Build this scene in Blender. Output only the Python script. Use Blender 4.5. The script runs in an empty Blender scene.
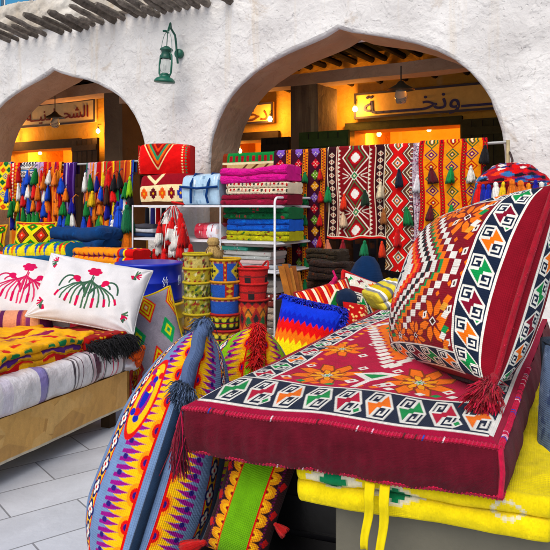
import bpy, math, random
import numpy as np
from mathutils import Vector, Matrix, Euler

R = random.Random(7)
RNG = np.random.default_rng(11)
scene = bpy.context.scene
COL = scene.collection

# ------------------------------------------------------------------ camera
F, HY, EYE = 680.0, 205.0, 1.5            # focal length and horizon in the 550 px photograph, eye height in metres
cam_d = bpy.data.cameras.new('camera')
cam = bpy.data.objects.new('camera', cam_d)
COL.objects.link(cam)
cam.location = (0, 0, EYE)
cam.rotation_euler = (math.pi / 2, 0, 0)
cam_d.sensor_width = 36
cam_d.lens = 36 * F / 550
cam_d.shift_y = -(275 - HY) / 550
cam_d.clip_end = 300
cam_d.clip_start = 0.05
scene.camera = cam

# ------------------------------------------------------------------ sky, sun, exposure
SUN_EL, SUN_AZ = math.radians(48), math.radians(205)     # compass azimuth the light comes from (behind the camera, a little left)
world = bpy.data.worlds.new('World')
scene.world = world
world.use_nodes = True
wn = world.node_tree
sky = wn.nodes.new('ShaderNodeTexSky')
sky.sky_type = 'NISHITA'
sky.sun_disc = False
sky.sun_elevation = SUN_EL
sky.sun_rotation = SUN_AZ
sky.air_density = 1.0
sky.dust_density = 3.0
sky.ozone_density = 1.0
bg = wn.nodes['Background']
wn.links.new(sky.outputs[0], bg.inputs[0])
bg.inputs[1].default_value = 0.12
sun_d = bpy.data.lights.new('sun', 'SUN')
sun_d.energy = 1.5
sun_d.angle = math.radians(50)
sun_d.color = (1.0, 0.95, 0.88)
sun = bpy.data.objects.new('sun', sun_d)
COL.objects.link(sun)
sd = Vector((math.sin(SUN_AZ) * math.cos(SUN_EL), math.cos(SUN_AZ) * math.cos(SUN_EL), math.sin(SUN_EL)))
sun.rotation_euler = sd.to_track_quat('Z', 'Y').to_euler()
scene.view_settings.view_transform = 'Standard'
scene.view_settings.look = 'None'
scene.view_settings.exposure = 0.35
scene.view_settings.gamma = 1
scene.view_settings.use_curve_mapping = False

# ------------------------------------------------------------------ helpers
def lin(h):
    if not isinstance(h, str):
        return np.array(h, float)
    v = np.array([int(h[i:i + 2], 16) for i in (0, 2, 4)]) / 255
    return np.where(v <= .04045, v / 12.92, ((v + .055) / 1.055) ** 2.4)

K = dict(white='e6e4da', cream='ddd2b4', maroon='7a0e2e', deep='560a22', crimson='b0123e', red='cc1a1a', scarlet='e02418',
         orange='ea7a16', amber='eda01a', yellow='f0cc14', green='128a4c', dgreen='0f5a38', lime='7fbf1c', navy='1a2438',
         black='131216', blue='1838b0', sky='3a7fd0', teal='128a90', purple='5a1c74', lilac='a888b4', magenta='cc1288',
         pink='e0417a', brown='6a3a22', tan='b98a5a', grey='8f8f92', slate='7f94b4')
def kc(c):
    if not isinstance(c, str): return lin(c)
    v = lin(K.get(c, c)); g = float(v @ np.array([.3, .55, .15]))
    return np.clip(g + (v - g) * 1.15, .003, .9)                    # dyed wool is a little purer than the first palette

def at_y(px, py, Y):
    return Vector(((px - 275) / F * Y, Y, EYE - (py - HY) / F * Y))
def at_z(px, py, z):
    return at_y(px, py, (EYE - z) * F / (py - HY))
P0 = np.array([.64, 6.92]); WV = np.array([.859, -.512]); MV = np.array([.512, .859])
WROT = math.atan2(-.512, .859)
def W(t, d, z):
    return Vector((P0[0] + t * WV[0] + d * MV[0], P0[1] + t * WV[1] + d * MV[1], z))
def wt(px, py, d=0.0):
    r = np.array([(px - 275) / F, 1.0]); s = (d + P0 @ MV) / (r @ MV)
    return float((s * r - P0) @ WV), float(EYE - s * (py - HY) / F)

class MB:
    """collects coloured faces for ONE mesh"""
    def __init__(s):
        s.V, s.Fs, s.n = [], [], 0
    def raw(s, V, Fc, col, uv=None):
        V = np.asarray(V, float).reshape(-1, 3); Fc = np.asarray(Fc, int)
        c = np.asarray(col, float)
        if c.ndim == 1: c = np.tile(c, (len(Fc), 1))
        if uv is None: uv = np.zeros((Fc.size, 2))
        s.Fs.append((Fc + s.n, c, uv)); s.V.append(V); s.n += len(V)
    def grid(s, P, C, uv=(1, 1), flip=False):
        h, w = P.shape[0] - 1, P.shape[1] - 1
        i = np.arange(h)[:, None] * (w + 1) + np.arange(w)[None, :]
        q = np.stack([i, i + 1, i + w + 2, i + w + 1], -1).reshape(-1, 4)
        C = np.asarray(C, float)
        if C.ndim == 1: C = np.broadcast_to(C, (h, w, 3))
        u, v = np.meshgrid(np.arange(w + 1) / w * uv[0], np.arange(h + 1) / h * uv[1])
        U = np.stack([u, v], -1).reshape(-1, 2)
        if flip: q = q[:, ::-1]
        s.raw(P.reshape(-1, 3), q, C.reshape(-1, 3), U[q].reshape(-1, 2))
    def box(s, lo, hi, col, M=None):
        (a, b, c), (d, e, f) = lo, hi
        V = [(a, b, c), (d, b, c), (d, e, c), (a, e, c), (a, b, f), (d, b, f), (d, e, f), (a, e, f)]
        if M is not None: V = [M @ Vector(v) for v in V]
        s.raw([tuple(v) for v in V], [(0, 3, 2, 1), (4, 5, 6, 7), (0, 1, 5, 4), (1, 2, 6, 5), (2, 3, 7, 6), (3, 0, 4, 7)], kc(col))
    def tube(s, pts, r, col, n=8, cap=True, star=0.0):
        pts = [Vector(p) for p in pts]; k = len(pts)
        rr = r if hasattr(r, '__len__') else [r] * k
        prev = None; rings = []
        for i, p in enumerate(pts):
            d = (pts[min(i + 1, k - 1)] - pts[max(i - 1, 0)]).normalized()
            if prev is None:
                a = d.cross(Vector((0, 0, 1)))
                if a.length < .05: a = d.cross(Vector((1, 0, 0)))
            else:
                a = prev - d * prev.dot(d)
            a.normalize(); b = d.cross(a); prev = a
            rings.append([p + (a * math.cos(2 * math.pi * j / n) + b * math.sin(2 * math.pi * j / n)) * rr[i] * (1 + (star if j % 2 else -star)) for j in range(n + 1)])
        P = np.array([[tuple(v) for v in q] for q in rings])
        s.grid(P, kc(col), (rr[0] * 6.3, sum((pts[i + 1] - pts[i]).length for i in range(k - 1))), flip=True)
        if cap:
            for q, f in ((0, False), (-1, True)):
                V = [tuple(v) for v in rings[q][:-1]]
                idx = list(range(n))
                if not f: idx = idx[::-1]
                c = np.mean(np.array(V), 0); V.append(tuple(c))
                s.raw(V, [(idx[j], idx[(j + 1) % n], n) for j in range(n)], kc(col))
    def lathe(s, prof, col, n=24, M=None, star=0.0, uvs=None):
        P = np.zeros((len(prof), n + 1, 3))
        a = np.linspace(0, 2 * math.pi, n + 1)
        k = np.where(np.arange(n + 1) % 2 == 0, 1 - star, 1 + star); k[-1] = k[0]
        for i, (r, z) in enumerate(prof):
            P[i, :, 0] = r * k * np.cos(a); P[i, :, 1] = r * k * np.sin(a); P[i, :, 2] = z
        if M is not None:
            A = np.array(M); P = P @ A[:3, :3].T + A[:3, 3]
        C = col if not isinstance(col, str) else kc(col)
        s.grid(P, C, uvs or (6.28 * max(r for r, z in prof), abs(prof[-1][1] - prof[0][1])))
    def build(s, name, mat, parent=None, smooth=True, loc=None, rot=None):
        me = bpy.data.meshes.new(name)
        V = np.concatenate(s.V); me.vertices.add(len(V)); me.vertices.foreach_set('co', V.astype(np.float32).ravel())
        nl = sum(f.size for f, _, _ in s.Fs); nf = sum(len(f) for f, _, _ in s.Fs)
        me.loops.add(nl); me.polygons.add(nf)
        me.loops.foreach_set('vertex_index', np.concatenate([f.ravel() for f, _, _ in s.Fs]).astype(np.int32))
        tot = np.concatenate([np.full(len(f), f.shape[1]) for f, _, _ in s.Fs]).astype(np.int32)
        me.polygons.foreach_set('loop_start', (np.cumsum(tot) - tot).astype(np.int32))
        me.polygons.foreach_set('loop_total', tot)
        me.polygons.foreach_set('use_smooth', np.full(nf, bool(smooth)))
        ca = me.color_attributes.new('Col', 'FLOAT_COLOR', 'CORNER')
        cc = np.concatenate([np.repeat(c, f.shape[1], 0) for f, c, _ in s.Fs])
        ca.data.foreach_set('color', np.concatenate([cc, np.ones((nl, 1))], 1).astype(np.float32).ravel())
        uv = me.uv_layers.new(name='UVMap')
        uv.data.foreach_set('uv', np.concatenate([u for _, _, u in s.Fs]).astype(np.float32).ravel())
        me.update(calc_edges=True); me.validate()
        if mat: me.materials.append(mat)
        o = bpy.data.objects.new(name, me); COL.objects.link(o)
        if parent: o.parent = parent
        if loc is not None: o.location = loc
        if rot is not None: o.rotation_euler = rot
        return o

def tag(o, label=None, cat=None, group=None, kind=None):
    if label: o['label'] = label
    if cat: o['category'] = cat
    if group: o['group'] = group
    if kind: o['kind'] = kind
    return o
def thing(name, label, cat, loc=(0, 0, 0), rot=(0, 0, 0), group=None):
    o = bpy.data.objects.new(name, None); COL.objects.link(o)
    o.empty_display_size = .05
    o.location = loc; o.rotation_euler = rot
    return tag(o, label, cat, group)
def part_label(o, label):
    o['label'] = label
    return o

class Cv:
    """a small woven canvas: colours of the threads of a textile, x to the right, y up"""
    def __init__(s, w, h, c, ss=2, res=1):
        s.w, s.h, s.av = w, h, ss; s.gw, s.gh = w * res, h * res; ss = s.ss = ss * res
        s.a = np.empty((h * ss, w * ss, 3)); s.a[:] = kc(c)
    def _win(s, x0, y0, x1, y1):
        ss = s.ss
        i0, i1 = max(0, int(math.floor(min(x0, x1) * ss))), min(s.w * ss, int(math.ceil(max(x0, x1) * ss)))
        j0, j1 = max(0, int(math.floor(min(y0, y1) * ss))), min(s.h * ss, int(math.ceil(max(y0, y1) * ss)))
        if i1 <= i0 or j1 <= j0: return None
        X, Y = np.meshgrid((np.arange(i0, i1) + .5) / ss, (np.arange(j0, j1) + .5) / ss)
        return s.a[j0:j1, i0:i1], X, Y
    def rect(s, x0, y0, x1, y1, c):
        g = s._win(x0, y0, x1, y1)
        if g:
            A, X, Y = g
            A[(X >= min(x0, x1)) & (X < max(x0, x1)) & (Y >= min(y0, y1)) & (Y < max(y0, y1))] = kc(c)
    def poly(s, pts, c):
        xs = [p[0] for p in pts]; ys = [p[1] for p in pts]
        g = s._win(min(xs), min(ys), max(xs), max(ys))
        if not g: return
        A, X, Y = g; ins = np.zeros(X.shape, bool); n = len(pts)
        for i in range(n):
            (x1, y1), (x2, y2) = pts[i], pts[(i + 1) % n]
            if y1 == y2: continue
            ins ^= ((Y >= min(y1, y2)) & (Y < max(y1, y2)) & (X < (x2 - x1) * (Y - y1) / (y2 - y1) + x1))
        A[ins] = kc(c)
    def dia(s, cx, cy, rx, ry, c):
        g = s._win(cx - rx, cy - ry, cx + rx, cy + ry)
        if g:
            A, X, Y = g; A[np.abs(X - cx) / rx + np.abs(Y - cy) / ry <= 1] = kc(c)
    def ell(s, cx, cy, rx, ry, c):
        g = s._win(cx - rx, cy - ry, cx + rx, cy + ry)
        if g:
            A, X, Y = g; A[((X - cx) / rx) ** 2 + ((Y - cy) / ry) ** 2 <= 1] = kc(c)
    def line(s, pts, wd, c):
        for (x1, y1), (x2, y2) in zip(pts[:-1], pts[1:]):
            L = math.hypot(x2 - x1, y2 - y1) + 1e-9
            nx, ny = -(y2 - y1) / L * wd / 2, (x2 - x1) / L * wd / 2
            ex, ey = (x2 - x1) / L * wd * .3, (y2 - y1) / L * wd * .3
            s.poly([(x1 - ex + nx, y1 - ey + ny), (x2 + ex + nx, y2 + ey + ny), (x2 + ex - nx, y2 + ey - ny), (x1 - ex - nx, y1 - ey - ny)], c)
    def nest(s, cx, cy, rx, ry, cols):
        n = len(cols)
        for i, c in enumerate(cols):
            k = 1 - i / n
            s.dia(cx, cy, rx * k, ry * k, c)
    def stripes(s, bands, vertical=True):
        tot = sum(b[0] for b in bands); p = 0
        for wd, c in bands:
            L = (s.w if vertical else s.h) * wd / tot
            if vertical: s.rect(p, 0, p + L, s.h, c)
            else: s.rect(0, p, s.w, p + L, c)
            p += L
    def out(s, tweed=.035):
        ss = s.av
        o = s.a.reshape(s.gh, ss, s.gw, ss, 3).mean((1, 3))
        return np.clip(o * (1 + RNG.normal(0, tweed, (s.gh, s.gw, 1))), 0.002, 1)

# ------------------------------------------------------------------ materials
def mat(name, build):
    m = bpy.data.materials.new(name); m.use_nodes = True
    nt = m.node_tree; b = nt.nodes['Principled BSDF']
    build(nt, b); return m
def N(nt, t, **kw):
    n = nt.nodes.new(t)
    for k, v in kw.items():
        if k.startswith('i_'):
            key = k[2:]
            n.inputs[int(key) if key.isdigit() else key.replace('_', ' ')].default_value = v
        else: setattr(n, k, v)
    return n
def base_with_noise(nt, b, src, scale, lo, hi, coord='Object', detail=4):
    """multiply a colour socket by a gentle noise so no surface is flat"""
    tc = N(nt, 'ShaderNodeTexCoord'); no = N(nt, 'ShaderNodeTexNoise', i_Scale=scale, i_Detail=detail, i_Roughness=.65)
    nt.links.new(tc.outputs[coord], no.inputs['Vector'])
    mr = N(nt, 'ShaderNodeMapRange'); mr.inputs[1].default_value = .25; mr.inputs[2].default_value = .75
    mr.inputs[3].default_value = lo; mr.inputs[4].default_value = hi
    nt.links.new(no.outputs['Fac'], mr.inputs[0])
    mx = N(nt, 'ShaderNodeMix', data_type='RGBA', blend_type='MULTIPLY'); mx.inputs[0].default_value = 1
    nt.links.new(src, mx.inputs[6]); nt.links.new(mr.outputs[0], mx.inputs[7])
    nt.links.new(mx.outputs[2], b.inputs['Base Color'])
    return tc, no, mr
def colattr(nt):
    return N(nt, 'ShaderNodeVertexColor', layer_name='Col').outputs['Color']
def bump(nt, b, h, strength, dist, prev=None):
    bp = N(nt, 'ShaderNodeBump'); bp.inputs['Strength'].default_value = strength; bp.inputs['Distance'].default_value = dist
    nt.links.new(h, bp.inputs['Height'])
    if prev is not None: nt.links.new(prev, bp.inputs['Normal'])
    nt.links.new(bp.outputs[0], b.inputs['Normal']); return bp.outputs[0]

def fabric(name, rib=55, rough=.92, sheen=.15, strength=.36, wr=6, lo=.78, hi=1.12):
    def f(nt, b):
        tc, no, mr = base_with_noise(nt, b, colattr(nt), 14, lo, hi)
        b.inputs['Roughness'].default_value = rough
        b.inputs['Sheen Weight'].default_value = sheen; b.inputs['Sheen Roughness'].default_value = .5
        b.inputs['Specular IOR Level'].default_value = .1
        wr_n = N(nt, 'ShaderNodeTexNoise', i_Scale=wr, i_Detail=5)
        nt.links.new(tc.outputs['Object'], wr_n.inputs['Vector'])
        b1 = bump(nt, b, wr_n.outputs['Fac'], .55, .02)
        wx = N(nt, 'ShaderNodeTexWave', bands_direction='X', i_Scale=rib, i_Distortion=1.2)
        wy = N(nt, 'ShaderNodeTexWave', bands_direction='Y', i_Scale=rib * .8, i_Distortion=1.2)
        for x in (wx, wy): nt.links.new(tc.outputs['UV'], x.inputs['Vector'])
        mu = N(nt, 'ShaderNodeMath', operation='ADD')
        nt.links.new(wx.outputs['Fac'], mu.inputs[0]); nt.links.new(wy.outputs['Fac'], mu.inputs[1])
        bump(nt, b, mu.outputs[0], strength, .004, b1)
    return mat(name, f)
def simple(name, rough=.5, metal=0.0, lo=.82, hi=1.1, scale=9, bs=0.0, bscale=30, sheen=0, coat=0.0, stretch=None, spec=.5):
    def f(nt, b):
        tc, no, mr = base_with_noise(nt, b, colattr(nt), scale, lo, hi)
        b.inputs['Roughness'].default_value = rough; b.inputs['Metallic'].default_value = metal
        b.inputs['Coat Weight'].default_value = coat; b.inputs['Sheen Weight'].default_value = sheen
        b.inputs['Specular IOR Level'].default_value = spec
        if bs:
            n2 = N(nt, 'ShaderNodeTexNoise', i_Scale=bscale, i_Detail=6, i_Roughness=.6)
            v = tc.outputs['Object']
            if stretch:
                mp = N(nt, 'ShaderNodeMapping'); mp.inputs['Scale'].default_value = stretch
                nt.links.new(v, mp.inputs['Vector']); v = mp.outputs[0]
            nt.links.new(v, n2.inputs['Vector'])
            bump(nt, b, n2.outputs['Fac'], bs, .02)
    return mat(name, f)

M = {}
M['fabric'] = fabric('woven_wool', sheen=.04)
M['cotton'] = fabric('printed_cotton', rib=130, sheen=.05, strength=.2, lo=.92, hi=1.05)
M['velvet'] = fabric('velvet', rib=90, sheen=.06, strength=.35, rough=.85, lo=.62, hi=1.3)
M['quilt'] = fabric('quilted_cloth', rib=22, sheen=.05, strength=.9, lo=.8, hi=1.12)
M['yarn'] = simple('yarn', .95, lo=.7, hi=1.2, scale=60, bs=.8, bscale=90, sheen=.08, stretch=(1, 1, .12), spec=.2)
M['metal'] = simple('painted_metal', .38, .0, bs=.12, bscale=60, lo=.85)
M['steel'] = simple('steel', .4, .9)
M['wood'] = simple('wood', .75, lo=.6, hi=1.2, scale=12, bs=.6, bscale=40, stretch=(1, 12, 12), spec=.3)
M['oldwood'] = simple('weathered_wood', .9, lo=.3, hi=1.35, scale=14, bs=1.2, bscale=10, stretch=(14, 1, 14), spec=.2)
M['plastic'] = simple('plastic', .3, lo=.9, hi=1.05, bs=.1, bscale=8)
M['wrap'] = simple('plastic_wrapped_cloth', .28, lo=.9, hi=1.06, bs=.9, bscale=9, coat=.5, spec=.6)
M['woven'] = simple('woven_palm', .8, lo=.75, hi=1.15, scale=40, bs=.8, bscale=120, stretch=(1, 1, 2))
M['board'] = simple('packing_board', .7, lo=.85, hi=1.08, scale=6, bs=.25, bscale=12)
M['paint'] = simple('painted_board', .6, lo=.85, hi=1.08, bs=.2, bscale=20)

def plaster(name, c1, c2, stain, rough=False):
    def f(nt, b):
        tc = N(nt, 'ShaderNodeTexCoord')
        n1 = N(nt, 'ShaderNodeTexNoise', i_Scale=1.1, i_Detail=9, i_Roughness=.62)
        n2 = N(nt, 'ShaderNodeTexNoise', i_Scale=2.6, i_Detail=10, i_Roughness=.72, i_Distortion=.6)
        for x in (n1, n2): nt.links.new(tc.outputs['Object'], x.inputs['Vector'])
        r = N(nt, 'ShaderNodeValToRGB'); r.color_ramp.elements[0].position = .35; r.color_ramp.elements[1].position = .65
        r.color_ramp.elements[0].color = (*kc(c2), 1); r.color_ramp.elements[1].color = (*kc(c1), 1)
        nt.links.new(n1.outputs['Fac'], r.inputs[0])
        st = N(nt, 'ShaderNodeValToRGB'); st.color_ramp.elements[0].position = .6; st.color_ramp.elements[1].position = .74
        st.color_ramp.elements[0].color = (0, 0, 0, 1); st.color_ramp.elements[1].color = (.7, .7, .7, 1)
        nt.links.new(n2.outputs['Fac'], st.inputs[0])
        mx = N(nt, 'ShaderNodeMix', data_type='RGBA'); nt.links.new(st.outputs[0], mx.inputs[0])
        nt.links.new(r.outputs[0], mx.inputs[6]); mx.inputs[7].default_value = (*kc(stain), 1)
        mp = N(nt, 'ShaderNodeMapping'); mp.inputs['Scale'].default_value = (3.4, 1, .22)
        nt.links.new(tc.outputs['Object'], mp.inputs['Vector'])
        dn = N(nt, 'ShaderNodeTexNoise', i_Scale=1.6, i_Detail=7, i_Roughness=.6); nt.links.new(mp.outputs[0], dn.inputs['Vector'])
        dm = N(nt, 'ShaderNodeMapRange'); dm.inputs[1].default_value = .57; dm.inputs[2].default_value = .72; dm.inputs[4].default_value = .38
        nt.links.new(dn.outputs['Fac'], dm.inputs[0])
        mxd = N(nt, 'ShaderNodeMix', data_type='RGBA'); nt.links.new(dm.outputs[0], mxd.inputs[0])
        nt.links.new(mx.outputs[2], mxd.inputs[6]); mxd.inputs[7].default_value = (*kc('c4ad86'), 1); mx = mxd
        # hairline trowel cracks
        nw = N(nt, 'ShaderNodeTexNoise', i_Scale=2.2, i_Detail=6); nt.links.new(tc.outputs['Object'], nw.inputs['Vector'])
        va = N(nt, 'ShaderNodeMix', data_type='RGBA'); va.inputs[0].default_value = .35
        nt.links.new(tc.outputs['Object'], va.inputs[6]); nt.links.new(nw.outputs['Color'], va.inputs[7])
        vo = N(nt, 'ShaderNodeTexVoronoi', feature='DISTANCE_TO_EDGE', i_Scale=6.5); nt.links.new(va.outputs[2], vo.inputs['Vector'])
        cr = N(nt, 'ShaderNodeMapRange'); cr.inputs[1].default_value = 0; cr.inputs[2].default_value = .02
        nt.links.new(vo.outputs['Distance'], cr.inputs[0])
        gate = N(nt, 'ShaderNodeTexNoise', i_Scale=1.7, i_Detail=3); nt.links.new(tc.outputs['Object'], gate.inputs['Vector'])
        gm = N(nt, 'ShaderNodeMapRange'); gm.inputs[1].default_value = .36; gm.inputs[2].default_value = .5
        nt.links.new(gate.outputs['Fac'], gm.inputs[0])
        mxm = N(nt, 'ShaderNodeMath', operation='MAXIMUM'); nt.links.new(cr.outputs[0], mxm.inputs[0]); nt.links.new(gm.outputs[0], mxm.inputs[1])
        cm = N(nt, 'ShaderNodeMapRange'); cm.inputs[3].default_value = .8; cm.inputs[4].default_value = 1; nt.links.new(mxm.outputs[0], cm.inputs[0])
        m2 = N(nt, 'ShaderNodeMix', data_type='RGBA', blend_type='MULTIPLY'); m2.inputs[0].default_value = 1
        nt.links.new(mx.outputs[2], m2.inputs[6]); nt.links.new(cm.outputs[0], m2.inputs[7])
        nt.links.new(m2.outputs[2], b.inputs['Base Color'])
        b.inputs['Roughness'].default_value = .95; b.inputs['Specular IOR Level'].default_value = .15
        h1 = N(nt, 'ShaderNodeTexNoise', i_Scale=5, i_Detail=8, i_Roughness=.58, i_Distortion=.3)
        nt.links.new(tc.outputs['Object'], h1.inputs['Vector'])
        o1 = bump(nt, b, h1.outputs['Fac'], .55, .07)
        bump(nt, b, mxm.outputs[0], .2, .008, o1)
        if rough:
            # trowelled ridges and small pits of hand-laid lime
            tw = N(nt, 'ShaderNodeTexNoise', i_Scale=3.2, i_Detail=4); nt.links.new(tc.outputs['Object'], tw.inputs['Vector'])
            sc = N(nt, 'ShaderNodeMix', data_type='RGBA'); sc.inputs[0].default_value = .55
            nt.links.new(tc.outputs['Object'], sc.inputs[6]); nt.links.new(tw.outputs['Color'], sc.inputs[7])
            rg = N(nt, 'ShaderNodeTexNoise', i_Scale=9, i_Detail=7, i_Roughness=.55); rg.noise_type = 'RIDGED_MULTIFRACTAL'
            nt.links.new(sc.outputs[2], rg.inputs['Vector'])
            o2 = bump(nt, b, rg.outputs['Fac'], .55, .035, b.inputs['Normal'].links[0].from_socket)
            pt = N(nt, 'ShaderNodeTexNoise', i_Scale=26, i_Detail=3); nt.links.new(tc.outputs['Object'], pt.inputs['Vector'])
            pr = N(nt, 'ShaderNodeMapRange'); pr.inputs[1].default_value = .27; pr.inputs[2].default_value = .36
            nt.links.new(pt.outputs['Fac'], pr.inputs[0])
            bump(nt, b, pr.outputs[0], .5, .02, o2)
    return mat(name, f)
M['plaster'] = plaster('white_lime_plaster', 'e2e1df', 'c6c4c2', 'a8947c', rough=True)
M['mud'] = plaster('tan_mud_plaster', 'c2a68e', 'a88b74', '86705c')  # tan plaster, its brown also holding the soffit's shade and warm bounce
M['ochre'] = plaster('ochre_plaster', 'd8a860', 'c08e48', '7a5628')
M['stone'] = plaster('dark_stone', '6a5a4a', '54463a', '352c24')
M['rubble'] = plaster('rubble_masonry', 'd2cec6', 'a89e90', '6a6056')

def emit(name, col, s):
    def f(nt, b):
        b.inputs['Base Color'].default_value = (*lin(col), 1)
        b.inputs['Emission Color'].default_value = (*lin(col), 1); b.inputs['Emission Strength'].default_value = s
    return mat(name, f)
M['bulb'] = emit('lit_bulb', 'ffdf90', 22)
def glassf(nt, b):
    b.inputs['Base Color'].default_value = (.75, .8, .78, 1); b.inputs['Roughness'].default_value = .08
    b.inputs['Transmission Weight'].default_value = .85; b.inputs['IOR'].default_value = 1.15
M['glass'] = mat('lamp_glass', glassf)
def winf(nt, b):
    tc = N(nt, 'ShaderNodeTexCoord'); n = N(nt, 'ShaderNodeTexNoise', i_Scale=.6, i_Detail=3); nt.links.new(tc.outputs['Object'], n.inputs['Vector'])
    r = N(nt, 'ShaderNodeValToRGB'); r.color_ramp.elements[0].color = (.02, .16, .32, 1); r.color_ramp.elements[1].color = (.05, .3, .52, 1)
    nt.links.new(n.outputs['Fac'], r.inputs[0]); nt.links.new(r.outputs[0], b.inputs['Base Color'])
    b.inputs['Roughness'].default_value = .12
M['window'] = mat('blue_glazing', winf)

# ------------------------------------------------------------------ ground
def groundf(nt, b):
    tc = N(nt, 'ShaderNodeTexCoord')
    mp = N(nt, 'ShaderNodeMapping'); mp.inputs['Rotation'].default_value = (0, 0, -math.radians(38)); mp.inputs['Location'].default_value = (.31, .11, 0)
    nt.links.new(tc.outputs['Object'], mp.inputs['Vector'])
    br = N(nt, 'ShaderNodeTexBrick', i_Scale=1.0, i_Mortar_Size=.0045, i_Mortar_Smooth=.2, i_Bias=0.0, i_Brick_Width=.66, i_Row_Height=.315)
    br.inputs['Color1'].default_value = (*lin('cdd1d8'), 1); br.inputs['Color2'].default_value = (*lin('bcc0c8'), 1); br.inputs['Mortar'].default_value = (*lin('85878c'), 1)
    nt.links.new(mp.outputs[0], br.inputs['Vector'])
    n1 = N(nt, 'ShaderNodeTexNoise', i_Scale=2.2, i_Detail=10, i_Roughness=.75, i_Distortion=.4); nt.links.new(tc.outputs['Object'], n1.inputs['Vector'])
    mr = N(nt, 'ShaderNodeMapRange'); mr.inputs[1].default_value = .3; mr.inputs[2].default_value = .7; mr.inputs[3].default_value = .86; mr.inputs[4].default_value = 1.16
    nt.links.new(n1.outputs['Fac'], mr.inputs[0])
    mx = N(nt, 'ShaderNodeMix', data_type='RGBA', blend_type='MULTIPLY'); mx.inputs[0].default_value = 1
    nt.links.new(br.outputs['Color'], mx.inputs[6]); nt.links.new(mr.outputs[0], mx.inputs[7]); nt.links.new(mx.outputs[2], b.inputs['Base Color'])
    b.inputs['Roughness'].default_value = .6; b.inputs['Specular IOR Level'].default_value = .35
    iv = N(nt, 'ShaderNodeMath', operation='SUBTRACT'); iv.inputs[0].default_value = 1; nt.links.new(br.outputs['Fac'], iv.inputs[1])
    o = bump(nt, b, iv.outputs[0], .6, .006)
    n2 = N(nt, 'ShaderNodeTexNoise', i_Scale=40, i_Detail=6); nt.links.new(tc.outputs['Object'], n2.inputs['Vector'])
    bump(nt, b, n2.outputs['Fac'], .15, .01, o)
M['pavement'] = mat('grey_stone_paving', groundf)
g = MB(); g.raw([(-80, -60, 0), (80, -60, 0), (80, 120, 0), (-80, 120, 0)], [(0, 1, 2, 3)], kc('grey'))
tag(g.build('pavement', M['pavement'], smooth=False), kind='structure')

# ------------------------------------------------------------------ the arcade building
def smooth_noise(P, seed, s=1.0):
    """cheap sum of sines as a smooth 3-D noise"""
    r = np.random.default_rng(seed); o = np.zeros(P.shape[:-1])
    for k in range(7):
        v = r.normal(0, 1, 3) * s * (1 + k * .7); o += np.sin(P @ v + r.uniform(0, 6.28)) / (1 + k * .6)
    return o / 3
house = thing('arcade_building', 'whitewashed souq arcade with two pointed arches and projecting roof poles', 'building', W(0, 0, 0), (0, 0, WROT))
HALF = [(0, 3.3), (.14, 3.24), (.32, 3.19), (.6, 3.115), (.82, 3.04), (1.03, 2.945), (1.19, 2.845), (1.33, 2.72), (1.43, 2.6), (1.515, 2.46), (1.575, 2.31), (1.615, 2.15), (1.635, 1.98), (1.645, 1.7), (1.65, 1.2), (1.65, .6), (1.65, 0)]
def densify(pts, step):
    o = [pts[0]]
    for a, b in zip(pts[:-1], pts[1:]):
        k = max(1, int(math.hypot(b[0] - a[0], b[1] - a[1]) / step))
        o += [(a[0] + (b[0] - a[0]) * i / k, a[1] + (b[1] - a[1]) * i / k) for i in range(1, k + 1)]
    return o
HD = densify(HALF, .06)
arch = [(-t, z) for t, z in HD[::-1]] + HD[1:]           # left foot -> apex -> right foot
WTOP, THICK = 4.27, .6
CENTRES = [-8.4, -4.2, 0.0, 4.2]
wall = MB(); jamb = MB()
wc = kc('white')
def wall_noise(t, z):
    P = np.stack([t, z, t * 0], -1)
    return .018 * smooth_noise(P, 3, 2.2) + .008 * smooth_noise(P, 4, 7)
def wall_grid(P3):
    P3[..., 1] += wall_noise(P3[..., 0], P3[..., 2])
    return P3
ROWS = 56
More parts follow.
